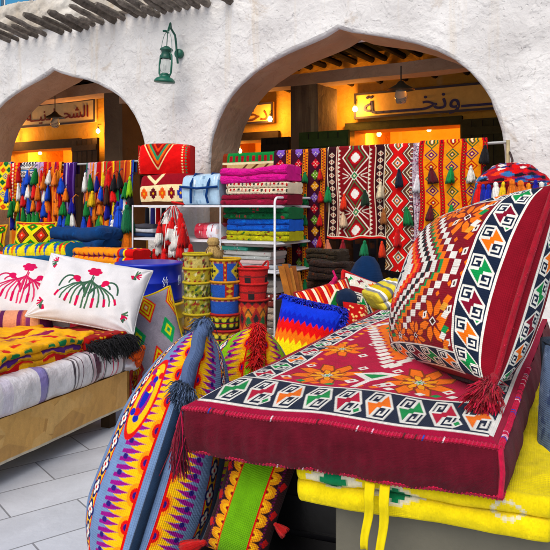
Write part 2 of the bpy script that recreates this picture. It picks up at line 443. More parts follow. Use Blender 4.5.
for c in CENTRES:
    sc = [(c + t * 1.022, z * 1.012) for t, z in arch]
    n = len(sc); P = np.zeros((ROWS + 1, n, 3))
    keep = [i for i in range(n) if abs(sc[i][0] - c) < 1.651 and (sc[i][1] > 1.9)]
    # over the arch: columns from the curve to the wall top
    cols = [sc[i] for i in keep]
    P = np.zeros((ROWS + 1, len(cols), 3))
    for j, (t, z) in enumerate(cols):
        P[:, j, 0] = t; P[:, j, 2] = np.linspace(z, WTOP, ROWS + 1)
    wall.grid(wall_grid(P), wc)
    tl, tr = cols[0][0], cols[-1][0]; zl = cols[0][1]
    # jamb sides below the curve out to the pier
    for side in (-1, 1):
        low = [q for q in sc if (q[0] - c) * side > 0 and q[1] <= zl + 1e-6]
        low = sorted(low, key=lambda q: q[1])
        edge = c + side * 2.1 if not (c == CENTRES[-1] and side == 1) else c + 6
        k = 14 if edge < c + 3 else 60
        zz = [q[1] for q in low]; tt = [q[0] for q in low]
        P = np.zeros((len(zz), k + 1, 3))
        for i in range(len(zz)):
            P[i, :, 0] = np.linspace(tt[i], edge, k + 1); P[i, :, 2] = zz[i]
        if side == -1: P = P[:, ::-1]
        wall.grid(wall_grid(P), wc)
        P = np.zeros((ROWS + 1, k + 1, 3))
        P[..., 0] = np.linspace(tt[-1], edge, k + 1)[None]; P[..., 2] = np.linspace(zz[-1], WTOP, ROWS + 1)[:, None]
        if side == -1: P = P[:, ::-1]
        wall.grid(wall_grid(P), wc)
    # rounded lip and the soffit of the arch
    D = [(1, 0.0), (.45, .006), (.12, .022), (0, .05), (0, .2), (0, .35), (0, .5), (0, THICK)]
    P = np.zeros((len(D), n, 3))
    for j, ((t, z), (t2, z2)) in enumerate(zip(arch, sc)):
        for i, (k, d) in enumerate(D):
            P[i, j] = (c + t + (t2 - c - t) * k, d, z + (z2 - z) * k)
    P[0, :, 1] += wall_noise(P[0, :, 0], P[0, :, 2])
    nz = smooth_noise(P, 9, 5) * .012
    P[3:, :, 0] += nz[3:]; P[3:, :, 2] += nz[3:]
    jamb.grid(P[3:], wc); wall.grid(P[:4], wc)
# wall top and back
x0, x1 = CENTRES[0] - 2.1, CENTRES[-1] + 6
wall.raw([(x0, -.02, WTOP), (x1, -.02, WTOP), (x1, THICK, WTOP), (x0, THICK, WTOP), (x0, THICK, 3.28), (x1, THICK, 3.28)], [(0, 1, 2, 3), (3, 2, 5, 4)], wc)
wall.build('front_wall', M['plaster'], house)
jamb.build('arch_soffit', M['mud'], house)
# rubble course above the poles
rb = MB(); P = np.zeros((21, 700, 3)); tt = np.linspace(x0, x1, 700)
P[..., 0] = tt[None]; P[..., 2] = np.linspace(3.86, WTOP + .03, 21)[:, None]
P[..., 1] = -.03 - .05 * np.abs(smooth_noise(P, 21, 11)) - .03 * np.abs(smooth_noise(P, 22, 26))
P[0, :, 1] = .02; P[-1, :, 1] = .3
P[-2, :, 2] += .03 * smooth_noise(P[-2], 5, 4)
rb.grid(P, wc); rb.build('parapet', M['rubble'], house)
# roof poles that stick out of the wall; where the photo shows them, in pixels: (wall end x, y, projection, radius)
poles = [(17, 39, .4, .04), (35, 35, .35, .05), (69, 30, .42, .04), (86, 26, .34, .055), (101, 22, .5, .05), (121, 17, .4, .05), (142, 14, .4, .05), (163, 11, .36, .05), (178, 8, .34, .05), (196, 5, .3, .05), (8, 40, .42, .05), (26, 37, .62, .05), (43, 34, .58, .045), (60, 31, .55, .065), (79, 28, .5, .07), (93, 23, .2, .05), (112, 19, 1.05, .07), (134, 14, .75, .045), (150, 13, .9, .05), (157, 14, .25, .05), (170, 9, .55, .05), (186, 6, .5, .055), (206, 3, .5, .055), (228, 0, .55, .06)]
for px, py, L, r in poles:
    t, z = wt(px, py, -.03)
    pm = MB(); n = 9
    sx, dz = R.uniform(-.03, .03) - .02 * L, .22 * L
    pts = [(t + sx * i / n + R.uniform(-.006, .006), .12 - (L + .15) * i / n, z - .02 + dz * i / n + R.uniform(-.005, .005)) for i in range(n + 1)]
    pm.tube(pts, [.78 * r * (1.06 - .2 * i / n + R.uniform(-.09, .09)) * (1 if i < n else .6) for i in range(n + 1)], R.choice(['938b82', '7d756c', 'a0988e']), n=11, star=.09)
    pm.build('roof_pole', M['oldwood'], house)
# gallery behind the arches
bk = MB()
D2, TOPZ = 2.6, 3.7
def hole_wall(mb, d, t0, t1, z0, z1, holes, col, thick=0):
    ts = sorted({t0, t1, *[h[0] for h in holes], *[h[1] for h in holes]}); zs = sorted({z0, z1, *[h[2] for h in holes], *[h[3] for h in holes]})
    for a, b in zip(ts[:-1], ts[1:]):
        for c, e in zip(zs[:-1], zs[1:]):
            if any(h[0] <= (a + b) / 2 <= h[1] and h[2] <= (c + e) / 2 <= h[3] for h in holes): continue
            P = np.zeros((9, 13, 3)); P[..., 0] = np.linspace(a, b, 13)[None]; P[..., 2] = np.linspace(c, e, 9)[:, None]; P[..., 1] = d
            mb.grid(P, col)
    for (a, b, c, e) in holes:       # reveals
        for q in ([(a, d, c), (a, d + .4, c), (a, d + .4, e), (a, d, e)], [(b, d, c), (b, d, e), (b, d + .4, e), (b, d + .4, c)], [(a, d, e), (a, d + .4, e), (b, d + .4, e), (b, d, e)]):
            mb.raw(q, [(0, 1, 2, 3)], col)
HOLES = [(-8.35, -6.55, 0, 2.56), (-3.35, -2.3, 0, 2.5), (-.98, .52, 0, 2.55)]
hole_wall(bk, D2, -12, 9, 0, TOPZ, HOLES, wc)
bk.build('shop_wall', M['ochre'], house)
rm = MB()                                                  # the lit rooms behind the openings
rm.raw([(-12, 4.6, 0), (9, 4.6, 0), (9, 4.6, 3), (-12, 4.6, 3), (-12, D2 + .4, 2.9), (9, D2 + .4, 2.9), (9, 4.6, 2.9), (-12, 4.6, 2.9)], [(0, 1, 2, 3), (4, 5, 6, 7)], wc)
for t in (-9.2, -5.2, -4.0, -1.75, -1.3, 1.4):
    rm.box((t - .08, D2 + .4, 0), (t + .08, 4.6, 2.9), 'white')
rm.build('shop_room', M['ochre'], house)
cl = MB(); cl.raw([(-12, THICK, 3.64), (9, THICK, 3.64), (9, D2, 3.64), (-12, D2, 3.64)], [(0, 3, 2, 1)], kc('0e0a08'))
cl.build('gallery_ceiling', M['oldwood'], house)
for i in range(56):                                        # ceiling joists
    t = -9.2 + i * .235 + R.uniform(-.03, .03); j = MB()
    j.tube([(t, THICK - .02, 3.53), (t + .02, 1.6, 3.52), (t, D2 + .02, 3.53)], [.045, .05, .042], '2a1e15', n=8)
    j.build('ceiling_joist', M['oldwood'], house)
def beam(t0, t1, d0, d1, z0, z1, m='stone', name='beam', col='white'):
    b = MB(); n = 24; P = np.zeros((5, n + 1, 3)); pr = [(d1, z0), (d0, z0), (d0, z1), (d1, z1), (d1, z0)]
    for i, (d, z) in enumerate(pr):
        P[i, :, 0] = np.linspace(t0, t1, n + 1); P[i, :, 1] = d; P[i, :, 2] = z
    P[..., 2] += .012 * smooth_noise(P, 31, 3); b.grid(P, kc(col))
    for t, f in ((t0, 0), (t1, 1)):
        q = [(t, d0, z0), (t, d1, z0), (t, d1, z1), (t, d0, z1)]; b.raw(q if f else q[::-1], [(0, 1, 2, 3)], kc(col))
    return b.build(name, M[m], house, smooth=False)
beam(-4.55, 4, 1.62, 1.9, 3.09, 3.24, 'mud')
beam(-9.5, -4.56, 1.62, 1.98, 3.28, 3.46, 'mud')
def pillar(t0, t1, d0, d1, ztop):
    b = MB(); n = 20; P = np.zeros((n + 1, 5, 3)); pr = [(t0, d0), (t1, d0), (t1, d1), (t0, d1), (t0, d0)]
    for i, (t, d) in enumerate(pr): P[:, i, 0] = t; P[:, i, 1] = d; P[:, i, 2] = np.linspace(0, ztop, n + 1)
    P[..., 0] += .015 * smooth_noise(P, 33, 4); b.grid(P, kc('white')); b.build('pillar', M['stone'], house, smooth=False)
pillar(-1.48, -1.07, 1.64, 2.2, 3.09)
pillar(-4.89, -4.5, 1.64, 2.2, 3.28)
pillar(2.2, 2.7, 1.64, 2.2, 3.1)
for t0, t1 in ((-1.05, 3.2), (-4.4, -1.6), (-9, -5)):      # stub rafters over the shop signs
    k = int((t1 - t0) / .42)
    for i in range(k + 1):
        s_ = MB(); t = t0 + (t1 - t0) * i / k + R.uniform(-.04, .04); zr = 3.24 if t > -4.5 else 3.5
        s_.tube([(t, 2.2, zr), (t, D2 + .05, zr - .02)], .04, '3a281a', n=8); s_.build('stub_rafter', M['oldwood'], house)
def lintel(t0, t1, z0, z1, d=D2, col='3b3a22'):
    b = MB(); b.box((t0, d - .07, z0), (t1, d - .004, z1), col); return b.build('door_lintel', M['wood'], house, smooth=False)
lintel(-1.1, .56, 2.55, 2.66); lintel(-3.4, -2.2, 2.5, 2.62, col='3a2a1c'); lintel(-8.5, -6.4, 2.56, 2.72, col='3a2a1c')
def door_leaf(t0, t1, z0, z1, d, ang, col, hinge='l'):
    """a plank door of the shop, standing open"""
    w = t1 - t0; e = bpy.data.objects.new('shop_door', None)
    b = MB(); x0_, x1_ = (0, w) if hinge == 'l' else (-w, 0)
    b.box((x0_, -.025, 0), (x1_, .025, z1 - z0), col)
    for f in (.06, .36, .66, .94):
        b.box((x0_ + .01, -.045, (z1 - z0) * f - .05), (x1_ - .01, -.0255, (z1 - z0) * f + .05), col)
    for k in range(1, 5):
        x = x0_ + w * k / 5; b.box((x - .006, -.029, .02), (x + .006, -.0252, z1 - z0 - .02), '17130d')
    o = b.build('shop_door', M['wood'], house, smooth=False, loc=(t0 if hinge == 'l' else t1, d, z0), rot=(0, 0, ang))
    k = MB(); k.tube([((x1_ - .08) if hinge == 'l' else (x0_ + .08), -.05, 1.0), ((x1_ - .08) if hinge == 'l' else (x0_ + .08), -.09, 1.06), ((x1_ - .08) if hinge == 'l' else (x0_ + .08), -.05, 1.14)], .012, '2a2a2a', n=6)
    k.build('handle', M['steel'], o)
    return o
door_leaf(.57, 1.25, 0, 2.6, D2 - .1, 0, '39361f'); door_leaf(1.27, 1.95, 0, 2.6, D2 - .1, 0, '33301d')
door_leaf(wt(300, 130, 1.5)[0], wt(349, 130, 1.5)[0], 0, 2.44, 1.5, 0, '34451c'); door_leaf(wt(262, 130, 1.7)[0], wt(290, 130, 1.7)[0], 0, 2.42, 1.7, 0, '221c12')
door_leaf(-6.5, -5.75, 0, 2.68, D2 - .12, -.15, '3c2a1a'); door_leaf(-5.7, -5.1, 0, 2.5, D2 - .1, 0, '4a3018')

# lamps of the gallery: bulb, socket and the light they give
def wall_bulb(t, d, z, label, power, r=.035, group='lit bulbs of the arcade shops'):
    e = thing('light_bulb', label, 'bulb', W(t, d, z), (0, 0, WROT), group)
    b = MB(); b.lathe([(0.001, -r * 1.15), (r * .6, -r), (r, -r * .3), (r * .95, r * .3), (r * .5, r), (r * .4, r * 1.2)], kc('white'), n=14); b.build('glass_bulb', M['bulb'], e)
    s_ = MB(); s_.lathe([(r * .5, r * 1.1), (r * .55, r * 2.2), (.001, r * 2.3)], kc('3a3a34'), n=12)
    s_.tube([(0, 0, r * 2.2), (0, 0, r * 3.4), (0, .08, r * 3.7)], .006, '2a2a26', n=5); s_.build('socket', M['metal'], e)
    ld = bpy.data.lights.new('bulb_light', 'POINT'); ld.energy = power; ld.color = (1, .45, .075); ld.shadow_soft_size = .06
    lo = bpy.data.objects.new('bulb_light', ld); COL.objects.link(lo); lo.parent = e; lo.location = (0, -.1, 0)
    return e
for px, py, d, p, lb in [(270, 119, 2.42, 19, 'lit bulb beside the short sign inside the big arch'),
                         (355, 109, 2.42, 19, 'lit bulb in front of the ochre wall beside the long shop sign'),
                         (379, 134, 3.6, 60, 'bright bulb inside the lit doorway above the red and white kilim'),
                         (429, 129, 3.6, 60, 'bright bulb inside the lit shop doorway, above the orange rug'),
                         (240, 151, 3.6, 60, 'bright bulb inside the narrow doorway above the folded magenta quilt'),
                         (13, 138, 2.42, 19, 'lit bulb at the foot of the small arch, beside the red lettered sign'),
                         (98, 131, 2.42, 19, 'lit bulb under the end of the red lettered sign in the small arch'),
                         (40, 153, 3.6, 75, 'bright bulb inside the doorway behind the hanging yellow cloth'),
                         (70, 148, 3.6, 75, 'bright bulb inside the doorway above the hanging purple scarf')]:
    t, z = wt(px, py, d); wall_bulb(t, d, z, lb, p)

# shop signs
def sign(t0, t1, z0, z1, d, txt, col, size, label, tx, board='c8a05c', stretch=1.0):
    e = thing('shop_sign', label, 'sign', W((t0 + t1) / 2, d, (z0 + z1) / 2), (0, 0, WROT), 'lettered shop signs in the arcade')
    w, h = (t1 - t0) / 2, (z1 - z0) / 2
    b = MB(); b.box((-w, -.02, -h), (w, .02, h), board); b.build('board', M['paint'], e, smooth=False)
    f = MB()
    for a, c in (((-w, -.035, h - .03), (w, -.0205, h)), ((-w, -.035, -h), (w, -.0205, -h + .03)), ((-w, -.035, -h + .03), (-w + .03, -.0205, h - .03)), ((w - .03, -.035, -h + .03), (w, -.0205, h - .03))):
        f.box(a, c, '2c2430')
    f.build('border', M['paint'], e, smooth=False)
    cu = bpy.data.curves.new('sign_text', 'FONT'); cu.body = txt; cu.size = size; cu.extrude = .004; cu.offset = .002; cu.align_x = 'CENTER'; cu.align_y = 'CENTER'
    to = bpy.data.objects.new('sign_text_source', cu); COL.objects.link(to); bpy.context.view_layer.update()
    me = bpy.data.meshes.new_from_object(to.evaluated_get(bpy.context.evaluated_depsgraph_get())); bpy.data.objects.remove(to)
    me.name = 'lettering'
    if 'Col' not in me.color_attributes:
        ca = me.color_attributes.new('Col', 'FLOAT_COLOR', 'CORNER'); cc = np.tile([*kc(col), 1], (len(me.loops), 1)); ca.data.foreach_set('color', cc.astype(np.float32).ravel())
    me.materials.clear(); me.materials.append(M['paint'])
    o = bpy.data.objects.new('lettering', me); COL.objects.link(o); o.parent = e; o.rotation_euler = (math.pi / 2, 0, 0); o.location = (tx, -.03, -.02); o.scale = (stretch, 1, 1)
    return e
KA = '\u0640'
sign(-.93, 1.6, 2.70, 3.06, 2.5, '\ufe94' + KA * 6 + '\ufea8\ufee7\ufeed' + KA * 5, '241c50', .33, 'long ochre shop sign with dark blue Arabic lettering in the big arch', -.18, stretch=1.2)
sign(-3.3, -2.26, 2.74, 3.05, 2.5, KA * 4 + '\ufea7\ufea9', '5a3212', .30, 'short ochre shop sign with brown Arabic lettering next to the pillar', .12)
sign(-8.2, -5.95, 2.98, 3.4, 2.5, '\ufe94' + KA * 2 + '\ufef4\ufee7' + KA * 2 + '\ufe8e' + KA * 2 + '\ufea4\ufeb8\ufedf\ufe8d', '6a1010', .29, 'pale shop sign with dark red Arabic lettering in the small arch', .15, board='c9b48a', stretch=1.15)

# pendant lanterns of the gallery
def pendant(px, ptop, pbot, d, label):
    t, z1 = wt(px, ptop, d); _, z0 = wt(px, pbot, d)
    e = thing('pendant_lantern', label, 'lantern', W(t, d, z0), (0, 0, WROT), 'pendant lanterns under the arcade ceiling'); h = .26
    a = MB(); a.tube([(0, 0, h), (0, 0, z1 - z0)], .008, '2a2620', n=6); a.build('chain', M['metal'], e)
    c = MB(); c.lathe([(.16, h * .62), (.15, h * .66), (.06, h * .86), (.03, h), (.001, h * 1.05)], kc('4a4438'), n=18); c.build('shade', M['metal'], e)
    g_ = MB(); g_.lathe([(.001, 0), (.05, .01), (.075, h * .3), (.06, h * .6)], kc('white'), n=16); g_.build('glass', M['glass'], e)
pendant(401, 66, 104, 1.2, 'hanging lantern with a flared shade in front of the long shop sign')
pendant(55, 96, 128, 1.3, 'hanging lantern with a flared shade in front of the red lettered sign')

# blue glazed building beyond the parapet
tb = thing('glass_building', 'blue glazed building seen above the parapet of the arcade', 'building', W(-9, 10, 0), (0, 0, WROT))
b = MB(); b.box((-14, 0, 0), (3.0, 8, 9), 'grey'); b.build('wall', M['plaster'], tb, smooth=False)
for i in range(11):
    for j in range(4):
        x, z = -13.6 + i * 1.5, .8 + j * 2.1
        f = MB(); f.box((x, -.06, z), (x + 1.36, -.01, z + 1.96), '4c6a80'); fo = f.build('window_frame', M['metal'], tb, smooth=False)
        p_ = MB(); p_.box((x + .06, -.08, z + .06), (x + 1.3, -.065, z + 1.9), 'blue'); p_.build('pane', M['window'], fo, smooth=False)

# ================================================================== woven patterns
def hook(cv, cx, cy, w, h, col, bg='navy', wh='white', flip=False, turn=False):
    """the hooked motif of the borders: two square spirals joined by a bow-tie"""
    def T(p):
        x, y = (p[0] - 9) / 18, (p[1] - 9) / 18
        if turn: x, y = y, x
        if flip: x = -x
        return (cx + x * w, cy - y * h)
    def pl(pts, c): cv.poly([T(p) for p in pts], c)
    def rc(x0, y0, x1, y1, c): pl([(x0, y0), (x1, y0), (x1, y1), (x0, y1)], c)
    pl([(0, 0), (8, 0), (17.8, 8.6), (18, 18), (10, 18), (.2, 9.4)], wh)
    pl([(8.6, 1.9), (16.4, 8.9), (10.6, 9.0), (8.6, 7.8)], col)
    pl([(9.4, 16.1), (1.6, 9.1), (7.4, 9.0), (9.4, 10.2)], col)
    pl([(7.4, 7.0), (10.6, 7.0), (10.8, 11), (7.2, 11)], col)
    for k in (0, 1):
        def q(x0, y0, x1, y1, c):
            if k: rc(18 - x1, 18 - y1, 18 - x0, 18 - y0, c)
            else: rc(x0, y0, x1, y1, c)
        q(1.2, 1.2, 7.4, 7.2, bg)
        q(2.4, 2.4, 6.2, 3.6, wh); q(2.4, 2.4, 3.6, 6.0, wh); q(2.4, 4.9, 5.2, 6.0, wh)
        q(6.2, 2.4, 7.4, 3.6, wh)
def hookstrip(cv, x0, y0, x1, y1, vertical, n, cols=('maroon', 'orange', 'green'), bg='navy', lw=1.6, start=0, flip=False):
    cv.rect(x0, y0, x1, y1, bg)
    L = (y1 - y0 if vertical else x1 - x0) / n
    wdt = (x1 - x0 if vertical else y1 - y0)
    for i in range(n):
        p = (i + .5) * L; c = cols[(i + start) % len(cols)]
        if vertical: hook(cv, (x0 + x1) / 2, y0 + p, wdt * .93, L * .99, c, bg, flip=flip)
        else: hook(cv, x0 + p, (y0 + y1) / 2, L * .99, wdt * .93, c, bg, flip=flip, turn=True)
        if i % 3 == 1:
            if vertical: cv.dia(x0 + wdt * (.2 if flip else .8), y0 + p + L * .52, wdt * .15, L * .17, 'white'); cv.dia(x0 + wdt * (.2 if flip else .8), y0 + p + L * .52, wdt * .09, L * .1, 'green')
            else: cv.dia(x0 + p + L * .52, y0 + wdt * .2, L * .17, wdt * .15, 'white'); cv.dia(x0 + p + L * .52, y0 + wdt * .2, L * .1, wdt * .09, 'green')
    if vertical:
        cv.rect(x0 - lw, y0, x0, y1, 'white'); cv.rect(x1, y0, x1 + lw, y1, 'white')
    else:
        cv.rect(x0, y0 - lw, x1, y0, 'white'); cv.rect(x0, y1, x1, y1 + lw, 'white')
def petals(cv, cx, cy, rx, ry, col='orange', dark='brown', n=8, core='green'):
    for k in range(n):
        a = math.pi / n + 2 * math.pi * k / n
        ca, sa = math.cos(a), math.sin(a)
        def T(u, v): return (cx + rx * (u * ca - v * sa), cy + ry * (u * sa + v * ca))
        cv.poly([T(.18, .02), T(.5, .24), T(1.02, .17), T(.82, -.16), T(.42, -.2)], dark)
        cv.poly([T(.22, .02), T(.52, .19), T(.95, .13), T(.79, -.12), T(.43, -.15)], col)
    cv.dia(cx, cy, rx * .2, ry * .2, 'white'); cv.dia(cx, cy, rx * .13, ry * .13, core)
def checker_chain(cv, pts, n, sx, sy, c='white', shear=.35):
    """white slanted squares stepping along a line"""
    (x0, y0), (x1, y1) = pts
    for i in range(n):
        f = (i + .5) / n; x, y = x0 + (x1 - x0) * f, y0 + (y1 - y0) * f
        cv.poly([(x - sx, y - sy * .5), (x, y - sy), (x + sx, y + sy * .5), (x, y + sy)] if shear else [(x - sx, y - sy), (x + sx, y - sy), (x + sx, y + sy), (x - sx, y + sy)], c)
def serrated(cv, cx, cy, rx, ry, teeth, c):
    pts = []
    for q, (ax, ay, bx, by) in enumerate([(cx, cy + ry, cx + rx, cy), (cx + rx, cy, cx, cy - ry), (cx, cy - ry, cx - rx, cy), (cx - rx, cy, cx, cy + ry)]):
        for i in range(teeth):
            f, g_ = i / teeth, (i + 1) / teeth
            x0, y0 = ax + (bx - ax) * f, ay + (by - ay) * f; x1, y1 = ax + (bx - ax) * g_, ay + (by - ay) * g_
            pts += [(x0, y0), (x1, y0) if q % 2 == 0 else (x0, y1)]
    cv.poly(pts, c)
def sadu_field(cv, x0, y0, x1, y1, bg='maroon', big=True):
    """central field of the cushion and the mattress"""
    cv.rect(x0, y0, x1, y1, bg); w, h = x1 - x0, y1 - y0; cx, cy = (x0 + x1) / 2, (y0 + y1) / 2
    rx, ry = w * .47, h * .44
    for k, (c, n) in enumerate([('white', 13)]):
        for sx in (-1, 1):
            for sy in (-1, 1):
                for i in range(n):
                    f = (i + .5) / n
                    px, py = cx + sx * rx * (1 - f), cy + sy * ry * f
                    a, b_ = w * .025, h * .022
                    cv.poly([(px - a, py - b_ * .4), (px - a * .1, py - b_), (px + a, py + b_ * .4), (px + a * .1, py + b_)], c)
    serrated(cv, cx, cy, rx * .86, ry * .86, 9, 'orange')
    serrated(cv, cx, cy, rx * .76, ry * .76, 9, 'green')
    serrated(cv, cx, cy, rx * .72, ry * .72, 9, 'white')
    serrated(cv, cx, cy, rx * .64, ry * .64, 9, 'navy')
    for s_, c in ((.58, 'white'), (.47, bg), (.4, 'white')):
        n = max(5, int(11 * s_ / .58))
        for sx in (-1, 1):
            for sy in (-1, 1):
                for i in range(n):
                    f = (i + .5) / n; px, py = cx + sx * rx * s_ * (1 - f), cy + sy * ry * s_ * f
                    cv.dia(px, py, w * .026, h * .024, c)
    serrated(cv, cx, cy, rx * .34, ry * .34, 6, 'scarlet'); serrated(cv, cx, cy, rx * .22, ry * .22, 5, 'white'); cv.dia(cx, cy, rx * .15, ry * .15, 'navy')
    cv.rect(cx - w * .07, cy - h * .01, cx + w * .07, cy + h * .01, 'white')
    # corner flowers and the little white squares
    for sx in (-1, 1):
        for sy in (-1, 1):
            fx, fy = cx + sx * w * .32, cy + sy * h * .36
            petals(cv, fx, fy, w * .155, h * .09)
            for dx, dy in ((-.13, .05), (.13, .03), (.02, -.1), (-.12, -.07), (.1, .1)):
                cv.dia(fx + dx * w, fy + dy * h, w * .02, h * .014, 'white'); cv.dia(fx + dx * w, fy + dy * h, w * .009, h * .006, bg)
        # white branch with a green heart at the ends of the field
    for sy in (-1, 1):
        bx, by = cx, cy + sy * h * .455
        cv.poly([(bx - w * .06, by), (bx + w * .015, by + h * .016), (bx + w * .07, by), (bx + w * .012, by - h * .025 * 1)], 'white')
        cv.dia(bx, by, w * .03, h * .01, 'green')
        cv.line([(bx, by), (bx, by + sy * h * .035)], 2.4, 'white')

# ================================================================== soft bodies
def pillow_grids(Wd, Hd, T, nx, nz, pinch=.07, seed=0, puff=.5, wr=.012, sag=0.0, warp=.3):
    """front and back faces of a stuffed cushion; local x width, z height, -y front"""
    u = np.linspace(-1, 1, nx + 1)[None, :]; v = np.linspace(-1, 1, nz + 1)[:, None]
    u = (1 - warp) * u + warp * np.sin(u * math.pi / 2); v = (1 - warp * .5) * v + warp * .5 * np.sin(v * math.pi / 2)
    uu, vv = np.broadcast_arrays(u, v)
    x = Wd / 2 * uu * (1 - pinch * (1 - vv ** 2) * uu ** 2); z = Hd / 2 * vv * (1 - pinch * (1 - uu ** 2) * vv ** 2)
    th = np.clip((1 - np.abs(uu) ** 2.6) * (1 - np.abs(vv) ** 2.6), 0, 1) ** puff
    th = th * (1 - sag * vv)
    out = []
    for s in (-1, 1):
        P = np.stack([x, s * T / 2 * th, z], -1)
        k = smooth_noise(P * np.array([1, 1, 1.0]), seed + (s > 0), 3.2 / max(Wd, Hd)) * .6 + smooth_noise(P, seed + 5 + (s > 0), 9 / max(Wd, Hd)) * .35
        # puckers running in from the corners
        r1 = np.arctan2(1 - np.abs(vv) + 1e-6, 1 - np.abs(uu) + 1e-6)
        ed = np.clip(1 - np.minimum(1 - np.abs(uu), 1 - np.abs(vv)) * 3.2, 0, 1)
        k = k + .5 * np.sin(r1 * 13 + seed) * ed * np.clip(np.abs(uu * vv) * 1.5, 0, 1)
        P[..., 1] += s * wr * k * th
        out.append(P)
    return out
def pillow(name, label, cat, loc, rot, Wd, Hd, T, front, back=None, group=None, m='fabric', piping=None, pipr=.008, faces=('front_face', 'back_face'), **kw):
    e = thing(name, label, cat, loc, rot, group)
    back = back or front
    for i, (cv, nm) in enumerate(zip((front, back), faces)):
        P = pillow_grids(Wd, Hd, T, cv.gw, cv.gh, **kw)[i]
        b = MB(); C = cv.out()
        b.grid(P, C, (Wd, Hd), flip=(i == 1)); b.build(nm, M[m], e)
    if piping:
        u = np.linspace(-1, 1, 41); pin = kw.get('pinch', .07); pts = []
        for a in u: pts.append((Wd / 2 * a, 0, -Hd / 2 * (1 - pin * (1 - a * a))))
        for a in u[1:]: pts.append((Wd / 2 * (1 - pin * (1 - a * a)), 0, Hd / 2 * a))
        for a in u[::-1][1:]: pts.append((Wd / 2 * a, 0, Hd / 2 * (1 - pin * (1 - a * a))))
        for a in u[::-1][1:]: pts.append((-Wd / 2 * (1 - pin * (1 - a * a)), 0, Hd / 2 * a))
        b = MB(); b.tube(pts, pipr, piping, n=7, cap=False); b.build('piping', M['yarn'], e)
    return e
def slab(Lx, Dy, Hz, layers, cv, seed=0, wob=.008, nx=60, taper=.9, bulge=1.0, top=12, k=9):
    """a folded textile: `layers` rounded folds on the -y side, x along; returns an MB"""
    prof = []
    lh = Hz / layers
    for i in range(layers):
        for j in range(k):
            a = -math.pi / 2 + math.pi * j / (k - 1)
            prof.append((-Dy / 2 - math.cos(a) * lh * .42 * bulge + (.006 if i % 2 else 0), lh * (i + .5) + math.sin(a) * lh * .48))
    for j in range(1, top + 1): prof.append((-Dy / 2 + Dy * j / (top + 1), Hz * (1 + .02 * math.sin(13 * j / (top + 1)))))
    for i in range(layers)[::-1]:
        for j in range(k)[::-1]:
            a = -math.pi / 2 + math.pi * j / (k - 1)
            prof.append((Dy / 2 + math.cos(a) * lh * .42, lh * (i + .5) + math.sin(a) * lh * .48))
    for j in range(1, 5): prof.append((Dy / 2 - Dy * j / 5, 0.0))
    prof.append(prof[0])
    pr = np.array(prof); n = len(pr)
    X = np.linspace(-Lx / 2, Lx / 2, nx + 1)
    P = np.zeros((n, nx + 1, 3)); P[..., 0] = X[None]; P[..., 1] = pr[:, :1]; P[..., 2] = pr[:, 1:]
    f = np.abs(X) / (Lx / 2); sc = 1 - (1 - taper) * np.clip((f - .9) / .1, 0, 1) ** 2
    P[..., 1] *= sc[None]; P[..., 2] = (P[..., 2] - Hz / 2) * sc[None] + Hz / 2
    P[..., 0] += .6 * wob * smooth_noise(P, seed + 3, 14)
    nz = smooth_noise(P, seed, 5) * wob + smooth_noise(P, seed + 1, 16) * wob * .5
    P[..., 2] += nz * (P[..., 2] > Hz * .12); P[..., 1] += smooth_noise(P, seed + 2, 8) * wob
    P[-1] = P[0]
    b = MB()
    C = cv.out()
    ci = (np.arange(n - 1) / (n - 1) * cv.h).astype(int).clip(0, cv.h - 1); cj = (np.arange(nx) / nx * cv.w).astype(int).clip(0, cv.w - 1)
    b.grid(P, C[ci][:, cj], (Lx, Dy * 2 + Hz * 2), flip=True)
    for q, fl in ((0, False), (-1, True)):
        V = [tuple(v) for v in P[:-1, q]]; c = np.mean(P[:-1, q], 0); V.append(tuple(c)); kx = len(V) - 1
        b.raw(V, [((j, (j + 1) % kx, kx) if not fl else ((j + 1) % kx, j, kx)) for j in range(kx)], C[0, q])
    return b
def tassel_mb(L, Rr, col, tip=None, seed=0, knot=None):
    r = random.Random(seed); b = MB(); n = 34
    prof = [(.001, .02 * L), (.22 * Rr, .0), (.36 * Rr, -.06 * L), (.38 * Rr, -.13 * L), (.33 * Rr, -.17 * L), (.5 * Rr, -.26 * L), (.72 * Rr, -.5 * L), (.92 * Rr, -.8 * L), (1.0 * Rr, -L), (.6 * Rr, -.97 * L), (.001, -.85 * L)]
    k = len(prof) - 1; C = np.zeros((k, n, 3)); c = kc(col); strand = RNG.normal(0, .16, (n, 1))
    for i in range(k):
        cc = kc(tip) if (tip and i >= 6) else c
        if i == 3 and knot: cc = kc(knot)
        C[i] = cc * (1 + strand)
    P = np.zeros((k + 1, n + 1, 3)); a = np.linspace(0, 2 * math.pi, n + 1)
    st = np.where(np.arange(n + 1) % 2 == 0, .84, 1.08) * RNG.uniform(.88, 1.12, n + 1); st[-1] = st[0]
    jag = np.array([r.uniform(-.1, .09) * L for _ in range(n + 1)]); jag[-1] = jag[0]
    sway = (r.uniform(-.12, .12) * Rr * 2, r.uniform(-.12, .12) * Rr * 2)
    for i, (rr, z) in enumerate(prof):
        jz = (jag if i >= 8 else jag * .3 if i == 7 else jag * 0)
        s_ = st if i >= 4 else np.ones(n + 1); f = -z / L
        P[i, :, 0] = rr * s_ * np.cos(a) + sway[0] * f; P[i, :, 1] = rr * .75 * s_ * np.sin(a) + sway[1] * f; P[i, :, 2] = z + jz
    b.grid(P, np.clip(C, .002, 1), (1, 1), flip=True)
    return b
def tassel(parent, p, L, Rr, col, tip=None, name='tassel', rot=None):
    o = tassel_mb(L, Rr, col, tip, R.randrange(9999), None).build(name, M['yarn'], parent, loc=p)
    o.rotation_euler = rot or (R.uniform(-.08, .08), R.uniform(-.1, .1), R.uniform(0, 3))
    return o
